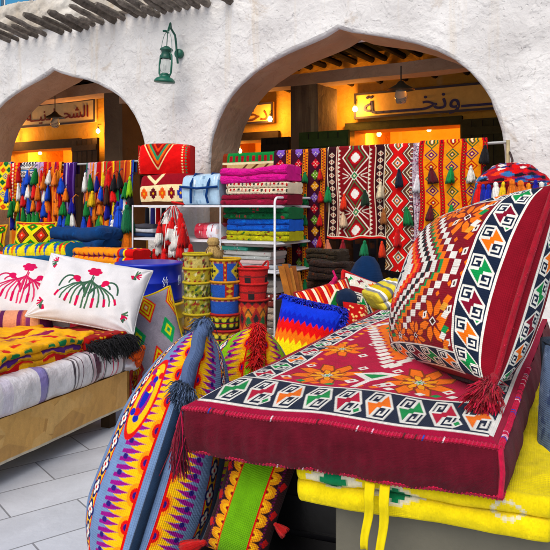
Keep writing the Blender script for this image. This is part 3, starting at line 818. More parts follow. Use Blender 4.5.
def fringe(mb, pts, n, L, col, dirn, spread=.4, r=.004, vary=.3):
    """loose yarn ends along a line"""
    pts = [Vector(p) for p in pts]; dirn = Vector(dirn)
    for i in range(n):
        f = R.random() * (len(pts) - 1); k = min(int(f), len(pts) - 2); p = pts[k].lerp(pts[k + 1], f - k)
        d = (dirn + Vector((R.gauss(0, spread), R.gauss(0, spread), R.gauss(0, spread)))).normalized(); l = L * R.uniform(1 - vary, 1 + vary)
        q = p + d * l * .45 + Vector((R.gauss(0, .06), R.gauss(0, .06), -.04)) * l
        e = q + d * l * .3 + Vector((R.gauss(0, .1), R.gauss(0, .1), -.38)) * l
        c = kc(col if isinstance(col, str) else R.choice(col)) * R.uniform(.8, 1.2)
        mb.tube([p, q, e], [r, r * .95, r * .5], np.clip(c, 0, 1), n=4, cap=False)

def hanging(name, label, cat, t0, t1, d, ztop, zbot, cv, folds=3, amp=.016, group=None, slant=0.0, m='fabric', back=.12, fr=None, belly=0.0):
    """a textile hung over the pole; its own plane is parallel to the wall"""
    w, h = t1 - t0, ztop - zbot
    amp = amp * 1.5
    e = thing(name, label, cat, W((t0 + t1) / 2, d, zbot), (0, 0, WROT), group)
    nx = cv.w; rows = cv.h; P = np.zeros((rows + 8, nx + 1, 3)); x = np.linspace(-w / 2, w / 2, nx + 1)
    s_ = np.sin(x / w * 2 * math.pi * folds + 1.1) + .5 * np.sin(x / w * 2 * math.pi * folds * 1.9 + .4)
    for i in range(rows + 1):
        f = i / rows; z = h * f
        k = (1 - f) ** .7
        P[i, :, 0] = x + .01 * np.sin(f * 7 + x * 3); P[i, :, 1] = -.03 - amp * (s_ * (.25 + .75 * k)) - belly * math.sin(math.pi * f)
        P[i, :, 2] = z + slant * x * (1 - f) + (.012 * np.sin(x * 11 + t0 * 5) + .006 * np.sin(x * 30)) * (1 - f)
    for j in range(7):
        a = math.pi * (j + 1) / 6 if j < 6 else math.pi
        P[rows + 1 + j, :, 0] = x; P[rows + 1 + j, :, 1] = -.03 * math.cos(a); P[rows + 1 + j, :, 2] = h + .03 * math.sin(a) - (back if j == 6 else 0)
    C = cv.out(); C = np.concatenate([C, np.repeat(C[-1:], 7, 0)], 0)
    b = MB(); b.grid(P, C, (w, h)); o = b.build('cloth', M[m], e)
    sm = o.modifiers.new('thickness', 'SOLIDIFY'); sm.thickness = .006
    if fr:
        f_ = MB(); fringe(f_, [(-w / 2, -.03, 0), (w / 2, -.03, 0)], int(w * 160), .05, fr, (0, 0, -1), .12, .003); f_.build('fringe', M['yarn'], e)
    return e

# ================================================================== poles and hanging rugs
PD = -.10                                                   # the poles run just in front of the wall
def pole_between(p1, p2, label):
    (ta, za), (tb_, zb) = wt(*p1, PD), wt(*p2, PD)
    e = MB(); L = tb_ - ta
    e.tube([(0, 0, za), (L * .5, 0, (za + zb) / 2 - .004), (L, 0, zb)], .013, 'a4a4a2', n=10)
    # end brackets that reach the wall
    for x, z in ((.04, za), (L - .04, zb)): e.tube([(x, 0, z), (x, -PD + .04, z)], .012, '8c8c88', n=6)
    return tag(e.build('hanging_pole', M['metal'], loc=W(ta, PD, 0), rot=(0, 0, WROT)), label, 'pole')
pole_between((224, 159.5), (509, 142), 'white metal pole across the big arch, hung with rugs')
pole_between((-60, 171), (140, 161), 'white metal pole across the small arch, hung with scarves and tassels')

def px_hang(name, label, cat, x0, x1, ytop, ybot, cv, d=PD, **kw):
    if x0 > 220: ytop = 159.5 - ((x0 + x1) / 2 - 224) * 17.5 / 285 - 1.5
    t0, zt = wt(x0, ytop, d); t1, _ = wt(x1, ytop, d); _, zb = wt((x0 + x1) / 2, ybot, d)
    return hanging(name, label, cat, t0, t1, d, zt, zb, cv, **kw), t0, t1, zt, zb
GR = 'kilim rugs hung on the pole of the big arch'
def flower4(cv, x, y, r, c, core='cream'):
    for a, b_ in ((1, 0), (-1, 0), (0, 1), (0, -1)): cv.ell(x + a * r * .55, y + b_ * r * .55, r * .42, r * .42, c)
    for a, b_ in ((1, 1), (-1, 1), (1, -1), (-1, -1)): cv.rect(x + a * r * .5 - r * .14, y + b_ * r * .5 - r * .14, x + a * r * .5 + r * .14, y + b_ * r * .5 + r * .14, core)
    cv.rect(x - r * .18, y - r * .18, x + r * .18, y + r * .18, core)
# rug with flower columns
cv = Cv(104, 264, '3a0c22')
for x in (8, 44, 76):
    for k, y in enumerate(np.arange(10, 264, 21)):
        c = ['7a5ab0', 'e8a020', '6a9a3a', 'cc2038'][(k + x) % 4]
        cv.dia(x + 5, y, 8, 9.5, c); cv.dia(x + 5, y, 6.4, 7.8, '3a0c22'); flower4(cv, x + 5, y, 6, c)
for x in (24, 58, 92):
    cv.rect(x, 0, x + 9, 264, 'd9881c')
    for y in np.arange(2, 264, 5.2): cv.rect(x + .8, y, x + 3.2, y + 2.6, '3a0c22'); cv.rect(x + 5.6, y + 2.6, x + 8.2, y + 5.0, '5a1020')
    cv.rect(x + 4, 0, x + 5, 264, 'c02020')
e, t0, t1, zt, zb = px_hang('kilim_rug', 'dark purple kilim with columns of small flowers and orange ladder stripes', 'rug', 276, 328, 152.5, 290, cv, folds=2, amp=.014, group=GR)
w_ = t1 - t0
for fx, cols, n in ((.28, ['f0ece0'] * 4, 4), (.62, ['147a44'] * 7, 7), (.9, ['c8182c'] * 6, 6)):
    for i in range(n):
        tassel(e, ((fx - .5) * w_, -.06, (zt - zb) * (.86 - i * (.155 if n > 4 else .155)) + R.uniform(-.015, .015)), .11, .036, cols[i])
# dark red rug with white lozenges
cv = Cv(120, 176, '7a1020')
for x0 in (2, 102):
    cv.rect(x0, 0, x0 + 16, 176, '2c0c14')
    for k, y in enumerate(np.arange(8, 176, 13)):
        cv.dia(x0 + 8, y, 6.5, 5.5, 'd8c8b0'); cv.dia(x0 + 8, y, 4.6, 3.8, '7a1020'); cv.rect(x0 + 6.8, y - 5, x0 + 9.2, y + 5, 'd8c8b0')
for x0 in (0, 19, 99, 118): cv.rect(x0, 0, x0 + 2, 176, 'd8c8b0')
for x0 in (26, 90):
    for y in np.arange(0, 176, 8): cv.poly([(x0 - 3, y), (x0 + 3, y + 4), (x0 - 3, y + 8)], 'e0d4c0')
for y in (18, 88, 158):
    for c, k in (('e8e0d0', 1), ('7a1020', .9), ('2f7a4a', .74), ('7a1020', .66)): cv.dia(60, y, 28 * k, 36 * k, c)
    cv.ell(60, y, 12, 13, 'b81c2c'); flower4(cv, 60, y, 10, 'f0ece4', 'f0ece4')
    for sx in (-1, 1):
        for sy in (-1, 1): cv.line([(60 + sx * 6, y + sy * 36), (60 + sx * 24, y + sy * 20)], 1.8, 'e8e0d0'); cv.line([(60 + sx * 14, y + sy * 34), (60 + sx * 26, y + sy * 30)], 1.6, 'e8e0d0')
for y in (53, 123): cv.dia(60, y, 9, 9, 'e8e0d0'); cv.dia(60, y, 7, 7, '2f7a4a'); cv.dia(60, y, 3, 3, 'e0d0b0')
cv.rect(0, 0, 120, 4, 'c83030'); cv.rect(0, 4, 120, 6, 'e0d4c0')
e, t0, t1, zt, zb = px_hang('kilim_rug', 'short dark red kilim with white and green lozenges and a row of tassels below', 'rug', 329, 386, 152, 239, cv, folds=1.5, amp=.01, group=GR)
w_ = t1 - t0
for fx, z, c in ((.02, -.0, 'c87860'), (.3, 0, '8a1828'), (.68, 0, '0f7a50'), (.97, 0, 'e04a20'), (.03, .58, '1f8a50'), (.32, .5, 'e8482a'), (.68, .54, '17301f'), (.95, .62, 'e8d8b8'), (.3, .3, 'e8c8a8'), (1.0, .34, '9a6038')):
    tassel(e, ((fx - .5) * w_, -.06, (zt - zb) * z + (-.01 if z == 0 else 0)), .15, .045, c)
# red lozenge rug
cv = Cv(74, 240, '5c3a2c')
for y in np.arange(0, 260, 40):
    pass
pts = [(37 - 14, -10)]
Lp = []; Rp = []
for k in range(-1, 8):
    y = k * 36 + 10
    Lp += [(24, y), (6, y + 18)]; Rp += [(46, y), (64, y + 18)]
for off, c in ((4.5, 'efe6d2'), (2.2, '2a1a18'), (0, 'c81a22')):
    cv.poly([(x - off, y) for x, y in Lp] + [(x + off, y) for x, y in Rp[::-1]], c)
for k in range(-1, 8):
    y = k * 36 + 28
    cv.nest(35, y, 17, 13, ['f0e6d0', '2c6a48', 'e0601c', 'f0e6d0', '2c3a78'])
    for x in (0, 70):
        cv.nest(x, y - 18, 13, 12, ['d9c8a8', '3a241c', 'b88a5a', '3a241c'])
for y in range(0, 240, 3): cv.rect(66, y, 74, y + 1.5, ['e8e0e0', '8a2a4a', '3a2a4a'][(y // 3) % 3])
e, t0, t1, zt, zb = px_hang('kilim_rug', 'narrow red kilim with a zigzag column of lozenges between brown triangles', 'rug', 386, 414, 152, 272, cv, folds=1, amp=.012, group=GR)
w_ = t1 - t0
for fx, z, c in ((.55, .82, '151a2c'), (.8, .52, '0f7a44'), (.5, .35, 'c01c22')): tassel(e, ((fx - .5) * w_, -.06, (zt - zb) * z), .17, .05, c)
# mottled white/purple strip
cv = Cv(16, 160, 'b8a8b4')
for i in range(260): x, y = R.uniform(0, 16), R.uniform(0, 160); cv.rect(x, y, x + 2.4, y + 1.6, R.choice(['7a2a4a', 'f0ece8', '3a2a48', 'b06a80']))
e, t0, t1, zt, zb = px_hang('patterned_scarf', 'narrow mottled purple and white scarf between the red kilim and the orange rug', 'scarf', 414, 421, 150, 250, cv, folds=1, amp=.01)
tassel(e, (.02, -.05, (zt - zb) * .72), .16, .04, 'e8e4e8')
# orange rug
cv = Cv(120, 176, 'e8961a')
for x0 in (0, 36, 76, 112):
    cv.rect(x0, 0, x0 + 9, 176, 'c42a1a')
    for y in np.arange(1, 176, 6): cv.dia(x0 + 4.5, y + 2, 3.4, 2.6, '3a0c22'); cv.rect(x0 + 3.6, y + 1.4, x0 + 5.4, y + 2.8, 'e8961a')
for k, y in enumerate(np.arange(8, 180, 24)):
    for q, x in enumerate((22.5, 61, 94.5)):
        cv.nest(x, y, 12.5, 12, [['4a1a5c', 'e8a020', '4a1a5c', 'c42a1a'], ['1c5a38', 'e8a020', '1c5a38', 'e0481c'], ['b02018', 'e8a020', 'b02018', '3a0c22']][(k + (q == 1)) % 3])
        cv.dia(x, y, 2, 2, 'f0e0b0')
e, t0, t1, zt, zb = px_hang('kilim_rug', 'bright orange kilim with purple and green diamonds and red ladder stripes', 'rug', 421, 487, 149, 232, cv, folds=2, amp=.012, group=GR)
w_ = t1 - t0
for z in (.72, .3):
    for fx, c in ((.19, '5a1020'), (.5, '128a48'), (.79, 'f0ece0'), (1.0, '101014')): tassel(e, ((fx - .5) * w_, -.06, (zt - zb) * z), .14, .05, c)
tassel(e, (.5 * w_, -.06, (zt - zb) * .95), .16, .05, '121014')
# beige lattice rug at the end of the pole
cv = Cv(90, 150, 'c8a878')
for x in range(-90, 120, 18):
    for s_ in (1, -1): cv.line([(x, 0), (x + s_ * 150, 150)], 3, '5a2a1c')
cv.rect(0, 138, 90, 150, '1c7a3c')
for x in range(2, 90, 10): cv.rect(x, 139, x + 5, 149, '9a1c2c')
cv.rect(0, 0, 8, 150, '7a3018'); cv.rect(0, 134, 90, 138, 'e8d8b0')
px_hang('kilim_rug', 'beige lattice kilim behind the folded magenta quilt', 'rug', 225, 275, 155, 240, cv, folds=2, amp=.01, group=GR)
# the thin upright at the end of the pole
t, z = wt(508, 140, -.16); b = MB(); b.tube([(0, 0, 0), (0, 0, z)], .016, 'd8c8a0', n=8)
tag(b.build('upright_pole', M['wood'], loc=W(t, -.16, 0), rot=(0, 0, WROT)), 'thin pale wooden upright at the end of the rug pole', 'pole')

# ---- scarves and tassel garlands on the pole of the small arch
GS = 'scarves hung on the pole of the small arch'
def multi(bands, w=40, h=130, vertical=True):
    c = Cv(w, h, 'red'); c.stripes(bands, vertical); return c
cv = Cv(50, 90, 'f0d418')
for i in range(6):
    for j in range(8):
        x, y = i * 9 + (4 if j % 2 else 0), j * 12 + 6
        cv.nest(x, y, 4.6, 6.2, [['1c3a9a', 'f0d418', '1c3a9a'], ['e07a1c', 'c02020', 'e07a1c'], ['14783c', '0c3c20', '14783c']][(i + j) % 3])
px_hang('yellow_cloth', 'yellow cloth with small coloured diamonds at the start of the pole', 'cloth', -14, 13, 165, 208, cv, folds=1, amp=.012, group=GS, slant=-.12)
cv = Cv(20, 130, 'd02a1c')
for y in range(2, 130, 7): cv.ell(6, y, 2.4, 2.4, 'f4e4c0'); cv.ell(14, y + 3, 2.4, 2.4, 'e8a020')
px_hang('dotted_scarf', 'red scarf with cream dots beside the yellow cloth', 'scarf', 12, 21, 165, 228, cv, folds=1, amp=.012, group=GS)
cv = Cv(40, 130, 'e4e0d8')
for j in range(14):
    y = j * 9.5
    if j % 3 == 0: cv.rect(0, y, 40, y + 3, '3a78b0'); cv.rect(0, y + 4, 40, y + 6, '14141c')
    else:
        for x in range(0, 44, 8): cv.dia(x, y + 4, 4, 4.4, '1c1c24'); cv.dia(x, y + 4, 1.8, 2, 'e4e0d8')
px_hang('geometric_scarf', 'black and white geometric scarf with blue bands', 'scarf', 23, 37, 164.5, 222, cv, folds=1.5, amp=.012, group=GS)
px_hang('lilac_scarf', 'lilac scarf with a red side stripe', 'scarf', 37, 47, 164.5, 214, multi([(4, 'c8b0cc'), (1, '6a4a8a'), (3, 'b89ac0'), (2, 'c02a40')], 24), folds=1.5, amp=.014, group=GS)
px_hang('orange_red_scarf', 'orange and red striped scarf behind orange tassels', 'scarf', 46, 63, 164.5, 218, multi([(2, 'c0201c'), (1, 'e87a1c'), (2, 'b81a2c'), (3, 'e8801c'), (1, '7a1a4a'), (2, 'd02a1c'), (2, 'e8941c')], 36), folds=2, amp=.014, group=GS)
px_hang('purple_scarf', 'purple and white striped scarf in the middle of the pole', 'scarf', 65, 78, 165, 226, multi([(3, '3a1a6a'), (1, 'd0bce0'), (2, '4a1c7a'), (1, 'e0d8ea'), (3, '3a1660'), (1, '7a5aa8'), (3, '2a124a')], 30), folds=2.5, amp=.018, group=GS)
px_hang('striped_blanket', 'pale lilac and orange striped blanket beside the red striped one', 'blanket', 88, 99, 165, 222, multi([(1, '2a6a5a'), (2, 'c8a8b8'), (1, 'e8a060'), (2, 'b890a8'), (1, 'e07a1c'), (2, 'c8b4c0'), (1, '1c5a3a')], 30), folds=1.5, amp=.014, group=GS)
px_hang('striped_blanket', 'long red blanket with green, orange and yellow stripes', 'blanket', 99, 118, 164, 244, multi([(3, 'b01828'), (1, 'e8a01c'), (1, 'f0e0a0'), (2, 'c83a1c'), (1, '14783c'), (3, 'b01c2c'), (1, 'e87a1c'), (1, 'f0c81c'), (2, '9a1430')], 50, 150), folds=2, amp=.016, group=GS)
px_hang('striped_blanket', 'dusty red blanket with thin green stripes, partly behind black and green tassels', 'blanket', 118, 135, 163, 240, multi([(2, 'a8442c'), (1, '3a7a4a'), (3, 'b04a30'), (1, 'e8901c'), (1, 'a01c2c'), (2, 'c05a2c'), (1, 'f0c01c'), (1, '4a1a6a'), (1, '1c5aa8')], 40, 150), folds=2, amp=.014, group=GS)
GG = 'pompom garlands hung on the pole of the small arch'
def garland(px, ytop, seq, label, d=PD - .09, sp=17, L=.2, r=.06):
    t, zt = wt(px, ytop, d)
    e = thing('tassel_garland', label, 'garland', W(t, d, zt), (0, 0, WROT), GG)
    Y = W(t, d, zt).y; dz = sp / F * Y
    n = len(seq); c = MB()
    pts = [(0, .09, 0), (0, .05, .02), (0, 0, -.02)] + [(R.uniform(-.008, .008), R.uniform(-.008, .008), -.02 - dz * (i + 1)) for i in range(n)]
    c.tube(pts, .006, R.choice(['c02a1c', '1c1c60', 'e8901c']), n=5); c.build('cord', M['yarn'], e)
    for i, col in enumerate(seq):
        tassel(e, (R.uniform(-.035, .035), R.uniform(-.02, .02), -.03 - dz * i), L * R.uniform(.85, 1.15), r * R.uniform(.85, 1.15), col)
    return e
Wt, Rd, Gn, Bl, Or, Ye, Bk, Nv = 'f0eee8', 'd4161e', '12803c', '1c4cc0', 'f0801a', 'f0c81a', '17151a', '1a1a8a'
for px, yt, seq, lb in [
    (19, 166, [Rd, Wt, Ye, Gn, Or], 'garland with red, white, yellow, green and orange tassels'),
    (24, 176, [Bl, Rd, Gn], 'short garland of blue, red and green tassels'),
    (13, 196, [Gn, Nv], 'green tassel over a navy one at the edge of the yellow cloth'),
    (34, 166, [Gn, Rd, Or, Gn, 'dcecea'], 'garland with a green top tassel, then red, orange, green and white'),
    (43, 170, [Or, Wt, Bl, '3a2a8a', Rd], 'garland starting orange and white above blue'),
    (55, 167, [Or, Or, Or, Or, Rd], 'garland of orange tassels ending in red'),
    (61, 176, [Bl, Rd, Or, Gn, Bl], 'garland of blue, red, orange, green and blue tassels'),
    (68, 208, [Gn, Bl, 'a8c0e8'], 'low garland of green and blue tassels under the purple scarf'),
    (85, 170, [Wt, Or, Gn, Bl, Or], 'garland with a white top tassel, then orange, green, blue and orange'),
    (95, 174, [Nv, Ye, Or, Gn, Wt], 'garland of navy, yellow, orange, green and white tassels'),
    (108, 168, [Rd, '4a2a1a', Nv, Or, Nv], 'garland of red, brown, navy and orange tassels'),
    (119, 170, [Bk, Gn, Nv, Or, Or], 'garland with a big black tassel over green and navy ones'),
    (124, 192, [Bl, Wt, Bl, Rd], 'blue and white garland leaning by the shelf'),
    (130, 174, ['9ad01c', Bk, Gn, Or, Bl], 'garland with lime, black, green and orange tassels beside the shelf')]:
    garland(px, yt, seq, lb, sp=14.5, L=.21, r=.05)
tt_, zz_ = wt(133, 202, -.55)
e = thing('pompom_cluster', 'thick green, orange and blue tassels hanging from the shelf corner', 'tassel', W(tt_, -.66, zz_), (0, 0, WROT))
c = MB(); c.tube([(0, 0, 0), (0, .02, -.1), (0, 0, -.3)], .008, Rd, n=5); c.build('cord', M['yarn'], e)
for x, z, col, l in ((-.0, -.03, '0f6a44', .3), (-.07, -.24, 'a8d41c', .2), (.02, -.26, Or, .28), (-.1, -.38, Bl, .24), (-.06, -.5, Rd, .18), (-.16, -.2, Wt, .3), (-.12, -.05, Bl, .26)):
    tassel(e, (x, R.uniform(-.04, .04), z), l, .09, col)

# ================================================================== shelf and what lies on it
SD0, SD1 = -.80, -.10
t0s, _ = wt(132, 205, SD0); t1s, _ = wt(274.5, 205, SD0)
YS = W(t1s, SD0, 0).y
rk = thing('shelf_rack', 'white metal shelf rack holding folded quilts in front of the pier', 'shelf', W(t0s, SD0, 0), (0, 0, WROT))
LW = t1s - t0s
def zs(px, py, d=SD0): return wt(px, py, d)[1]
Z1, Z2, Z3 = EYE - .002, zs(200, 240), zs(282, 272)
tmid, _ = wt(221, 205, SD0); XM = tmid - t0s
for x0, x1_, z in ((0, LW, Z1), (0, LW, Z2), (XM, LW, Z3), (0, LW, .25)):
    b = MB(); b.box((x0, 0, z - .02), (x1_, SD1 - SD0, z), 'dcdce0'); b.build('shelf_board', M['metal'], rk, smooth=False)
for x in (.02, XM, LW):
    for y in (0, SD1 - SD0):
        if x == LW: continue
        b = MB(); b.tube([(x, y - (.012 if y == 0 else -.012), 0), (x, y - (.012 if y == 0 else -.012), Z1 + .0)], .008, 'dcdce0', n=8); b.build('post', M['metal'], rk)
b = MB(); zt = zs(276, 197.5); q = []
for a in range(7): q.append((LW + .012, -.014 + .05 * (1 - math.cos(a * math.pi / 12)), zt - .05 + .05 * math.sin(a * math.pi / 12)))
dd = SD1 - SD0
q2 = [(p[0], dd - p[1], p[2]) for p in q[::-1]]
b.tube([(LW + .012, -.014, 0)] + q + q2 + [(LW + .012, dd + .014, 0)], .0115, 'ececee', n=9); b.build('end_frame', M['metal'], rk)
for z in (Z1, Z2, Z3, .5):
    b = MB(); b.tube([(LW + .012, 0, z - .02), (LW + .012, dd, z - .02)], .01, 'ececee', n=7); b.build('cross_bar', M['metal'], rk)

def on_shelf(name, label, cat, x0, x1, ybot, ytop, d, layers, cv, m='quilt', group=None, depth=.36, seed=0, wob=.008, zb=None, tilt=0, taper=.88):
    ta, z0 = wt(x0, ybot, d - depth / 2); tb_, _ = wt(x1, ybot, d - depth / 2); _, z1 = wt((x0 + x1) / 2, ytop, d - depth / 2)
    if zb is not None: z0 = zb
    e = slab(tb_ - ta, depth - .06, z1 - z0, layers, cv, seed=seed, wob=wob, taper=taper).build(name, M[m], loc=W((ta + tb_) / 2, d, z0), rot=(0, tilt, WROT))
    return tag(e, label, cat, group), z1
def quiltcv(base, dots=None, n=60, w=90, h=60, alt=None):
    c = Cv(w, h, base)
    if dots:
        for i in range(n): x, y = R.uniform(0, w), R.uniform(0, h); c.ell(x, y, R.uniform(1, 2.4), R.uniform(.8, 1.6), R.choice(dots))
    return c
GQ = 'folded quilts stacked on the shelf'
SM = -.5
_, z = on_shelf('folded_quilt', 'folded dark maroon quilt at the bottom of the pile on the top shelf', 'quilt', 219, 286, 206, 194, SM, 2, quiltcv('8a1636', ['5a0c22', 'a82a4a'], 80), group=GQ, seed=1, wob=.012, zb=Z1)
cvq = Cv(110, 70, 'eadcc0')
for i in range(16):
    for j in range(12): x, y = i * 7 + (3.5 if j % 2 else 0), j * 6; cvq.dia(x, y, 2.2, 2, ['b02a2c', '3a3a30', 'b02a2c'][(i + j) % 3])
_, z = on_shelf('folded_quilt', 'folded cream quilt with red and black prints, between magenta and maroon', 'quilt', 224, 286, 194, 182, SM, 2, cvq, group=GQ, seed=2, wob=.012, zb=z - .004)
_, z = on_shelf('folded_quilt', 'folded bright magenta quilt on top of the pile', 'quilt', 219, 285, 184, 167, SM, 2, quiltcv('d0128a', ['a80c6a', 'e030a0'], 50), group=GQ, seed=3, wob=.016, zb=z - .006, tilt=-.03)
_, z = on_shelf('folded_quilt', 'folded yellow green quilt with red spots, lowest on the middle shelf', 'quilt', 224, 287, 243, 231, SM, 2, quiltcv('b8b41c', ['7a2a14', '2a6a2a', 'd8d83c', '7a8a14'], 160), group=GQ, seed=4, wob=.01, zb=Z2)
_, z = on_shelf('folded_quilt', 'folded bright blue quilt between green and yellow green', 'quilt', 225, 287, 231, 219, SM, 2, quiltcv('1c5cc0', ['163f90', '2a78dc'], 80), group=GQ, seed=5, wob=.01, zb=z - .004)
_, z = on_shelf('folded_quilt', 'folded dark green quilt with pink spots, topmost on the middle shelf', 'quilt', 222, 287, 219, 207, SM, 2, quiltcv('12643a', ['c03a4a', '0c4426', '1c8a50'], 110), group=GQ, seed=6, wob=.01, zb=z - .004)
GP = 'folded cloths in plastic bags on the lower shelf'
z = Z3
for i, (c1, lb) in enumerate([('9aa0a4', 'grey folded cloth in plastic, lowest on the low shelf'), ('c4a8a4', 'pinkish folded cloth in plastic'), ('b4b8b4', 'pale grey folded cloth in plastic'), ('d8d4cc', 'off white folded cloth in plastic'), ('4ac0a4', 'mint green folded cloth in plastic'), ('c8c0b8', 'beige folded cloth in plastic, topmost on the low shelf')]):
    h = .038 + .008 * (i % 2)
    c = quiltcv(c1, ['e8e8e8', '7a7a7c', 'b87a7a'], 30)
    x0, x1_ = wt(226 + (i * 5) % 9, 260, SM)[0], wt(284 - (i * 7) % 8 - (24 if i == 4 else 0), 260, SM)[0]
    e = slab(x1_ - x0, .3, h, 1, c, seed=20 + i, wob=.006).build('bagged_cloth', M['wrap'], loc=W((x0 + x1_) / 2, SM, z), rot=(0, R.uniform(-.02, .02), WROT)); tag(e, lb, 'folded cloth', GP); z += h + .001
z = .25
for i, (c1, lb) in enumerate([('8a8078', 'taupe folded blanket on the lowest shelf'), ('b0a090', 'beige folded blanket on the lowest shelf, second from below'), ('7a3a34', 'brick red folded blanket on the lowest shelf'), ('a8a098', 'grey folded blanket on top of the brick red one')]):
    x0, x1_ = wt(228, 300, SM)[0], wt(285, 300, SM)[0]
    e = slab(x1_ - x0, .32, .13, 2, quiltcv(c1, ['d8d0c8'], 20), seed=30 + i).build('folded_blanket', M['quilt'], loc=W((x0 + x1_) / 2, SM, z), rot=(0, 0, WROT)); tag(e, lb, 'blanket', 'blankets on the lowest shelf'); z += .131
# two kilim covered cushions at the left end
cv = Cv(120, 110, 'd83018')
def chev(cv, pts, teeth, wd, c, amp=2.5):
    for (x0, y0), (x1, y1) in zip(pts[:-1], pts[1:]):
        for i in range(teeth):
            f = (i + .5) / teeth; x, y = x0 + (x1 - x0) * f, y0 + (y1 - y0) * f
            cv.poly([(x - wd, y + amp), (x, y + amp * 1.6), (x + wd, y + amp), (x, y - amp * 1.6)], c)
for dy, wd, c in ((0, 4, 'f0d8a0'), (6, 3.5, 'b01818'), (16, 4, 'e86a1c'), (26, 4, '3a8a60'), (32, 4, '3a8a60'), (38, 4, '8a1420'), (50, 4, 'e04a1c'), (60, 4, '8a1420')):
    chev(cv, [(10, 100 + dy), (48, 14 + dy), (86, 100 + dy)], 16, wd, c, 4)
for x in (2, 104, 112): chev(cv, [(x, 0), (x, 110)], 13, 2.6, 'f0d8a0' if x != 112 else '3a8a60', 2)
t0, z0 = wt(134, 174, SM - .15); t1, _ = wt(183, 174, SM - .15); _, z1 = wt(158, 145, SM - .15)
def boxcushion(name, label, w, d, h, cvf, loc, rot, group=None, m='fabric', seed=0):
    """a box cushion, patterned front and top"""
    P = np.zeros((cvf.h + 1, cvf.w + 1, 3)); x = np.linspace(-w / 2, w / 2, cvf.w + 1); H2 = h
    ft = int(cvf.h * .78)
    for i in range(cvf.h + 1):
        if i <= ft: y, z = -d / 2 - .02 * math.sin(math.pi * i / ft), H2 * i / ft
        else: f = (i - ft) / (cvf.h - ft); y, z = -d / 2 + d * f, H2 + .02 * math.sin(math.pi * f)
        P[i, :, 0] = x; P[i, :, 1] = y; P[i, :, 2] = z
    fx = np.clip((np.abs(P[..., 0]) / (w / 2) - .82) / .18, 0, 1) ** 2; fz = np.clip(P[..., 2] / h, 0, 1)
    P[..., 1] += .05 * fx * (P[..., 1] < 0) - .03 * np.sin(math.pi * fz) * (P[..., 1] < -d * .3); P[..., 2] -= .035 * fx * fz - .012 * np.sin(P[..., 0] * 9 + seed) * fz
    P[..., 1] -= .016 * smooth_noise(P, seed, 7); P[..., 2] += .006 * smooth_noise(P, seed + 1, 8) * (P[..., 2] > .01)
    b = MB(); b.grid(P, cvf.out(), (w, h + d))
    for s_ in (-1, 1):
        q = [(s_ * w / 2, -d / 2, 0), (s_ * w / 2, d / 2, 0), (s_ * w / 2, d / 2, h), (s_ * w / 2, -d / 2, h)]
        b.raw(q if s_ > 0 else q[::-1], [(0, 1, 2, 3)], cvf.out()[0, 0])
    b.raw([(-w / 2, d / 2, 0), (w / 2, d / 2, 0), (w / 2, d / 2, h), (-w / 2, d / 2, h)], [(3, 2, 1, 0)], cvf.out()[0, 0])
    return tag(b.build(name, M[m], loc=loc, rot=rot), label, 'cushion', group)
zl = Z1
cv2 = Cv(120, 90, '8a1428')
cv2.rect(0, 8, 120, 46, 'f0dcae'); cv2.rect(0, 6, 120, 8, '5a2a14'); cv2.rect(0, 0, 120, 6, '4a2a1c')
for i, c in enumerate(['e0601c', '5a1420', 'e0601c', '7a1428', '2a3a9a', '3a2a20']):
    x = 12 + i * 20
    cv2.dia(x, 27, 7.5, 15, c); cv2.rect(x - 7.5, 21, x - 5, 33, c); cv2.rect(x + 5, 21, x + 7.5, 33, c); cv2.rect(x - 4, 16, x - 1, 38, c); cv2.rect(x + 1, 16, x + 4, 38, c); cv2.dia(x, 27, 2.5, 4, 'e8b040')
chev(cv2, [(18, 70), (36, 50), (54, 70)], 9, 3, 'f0dcae', 3)
t0b, _ = wt(136, 204, SM - .15); t1b, _ = wt(188, 204, SM - .15); _, z1b = wt(160, 175, SM - .15)
boxcushion('kilim_cushion', 'maroon box cushion with a cream band of stars, lying on the shelf', (t1b - t0b) * .84, .26, z1b - zl, cv2, W((t0b + t1b) / 2, SM, zl), (0, 0, -.12), 'box cushions at the end of the shelf', seed=1)
boxcushion('kilim_cushion', 'red box cushion with a toothed V pattern, on top of the maroon one', (t1 - t0) * .84, .24, z1 - z1b - .012, cv, W((t0 + t1) / 2, SM, z1b + .012), (0, 0, -.1), 'box cushions at the end of the shelf', seed=2)
# silvery bag with blue straps
ta, _ = wt(183, 205, SM - .15); tb_, _ = wt(220, 205, SM - .15); _, z1c = wt(200, 175, SM - .15)
e = thing('storage_bag', 'silvery see-through storage bag with dark blue straps', 'bag', W((ta + tb_) / 2, SM, Z1), (0, 0, WROT)); w = tb_ - ta; h = z1c - Z1
cvb = quiltcv('a8c4d8', ['e8f0f4', '7a98b0', 'c8dce8', '5a88b0'], 60, 70, 60)
slab(w, .28, h, 1, cvb, seed=44, wob=.01, bulge=.35).build('bag_body', M['wrap'], e)
for x in (-.2, .26):
    b = MB(); b.tube([(x * w, .1, h + .008), (x * w, -.12, h + .012), (x * w, -.2, h * .7), (x * w * .9, -.215, h * .3), (x * w, -.2, .02)], .014, '14386e', n=6); b.build('strap', M['fabric'], e)
b = MB(); b.tube([(-w / 2, -.2, h * .62), (0, -.225, h * .55), (w / 2, -.2, h * .6)], .014, '14386e', n=6); b.build('strap', M['fabric'], e)
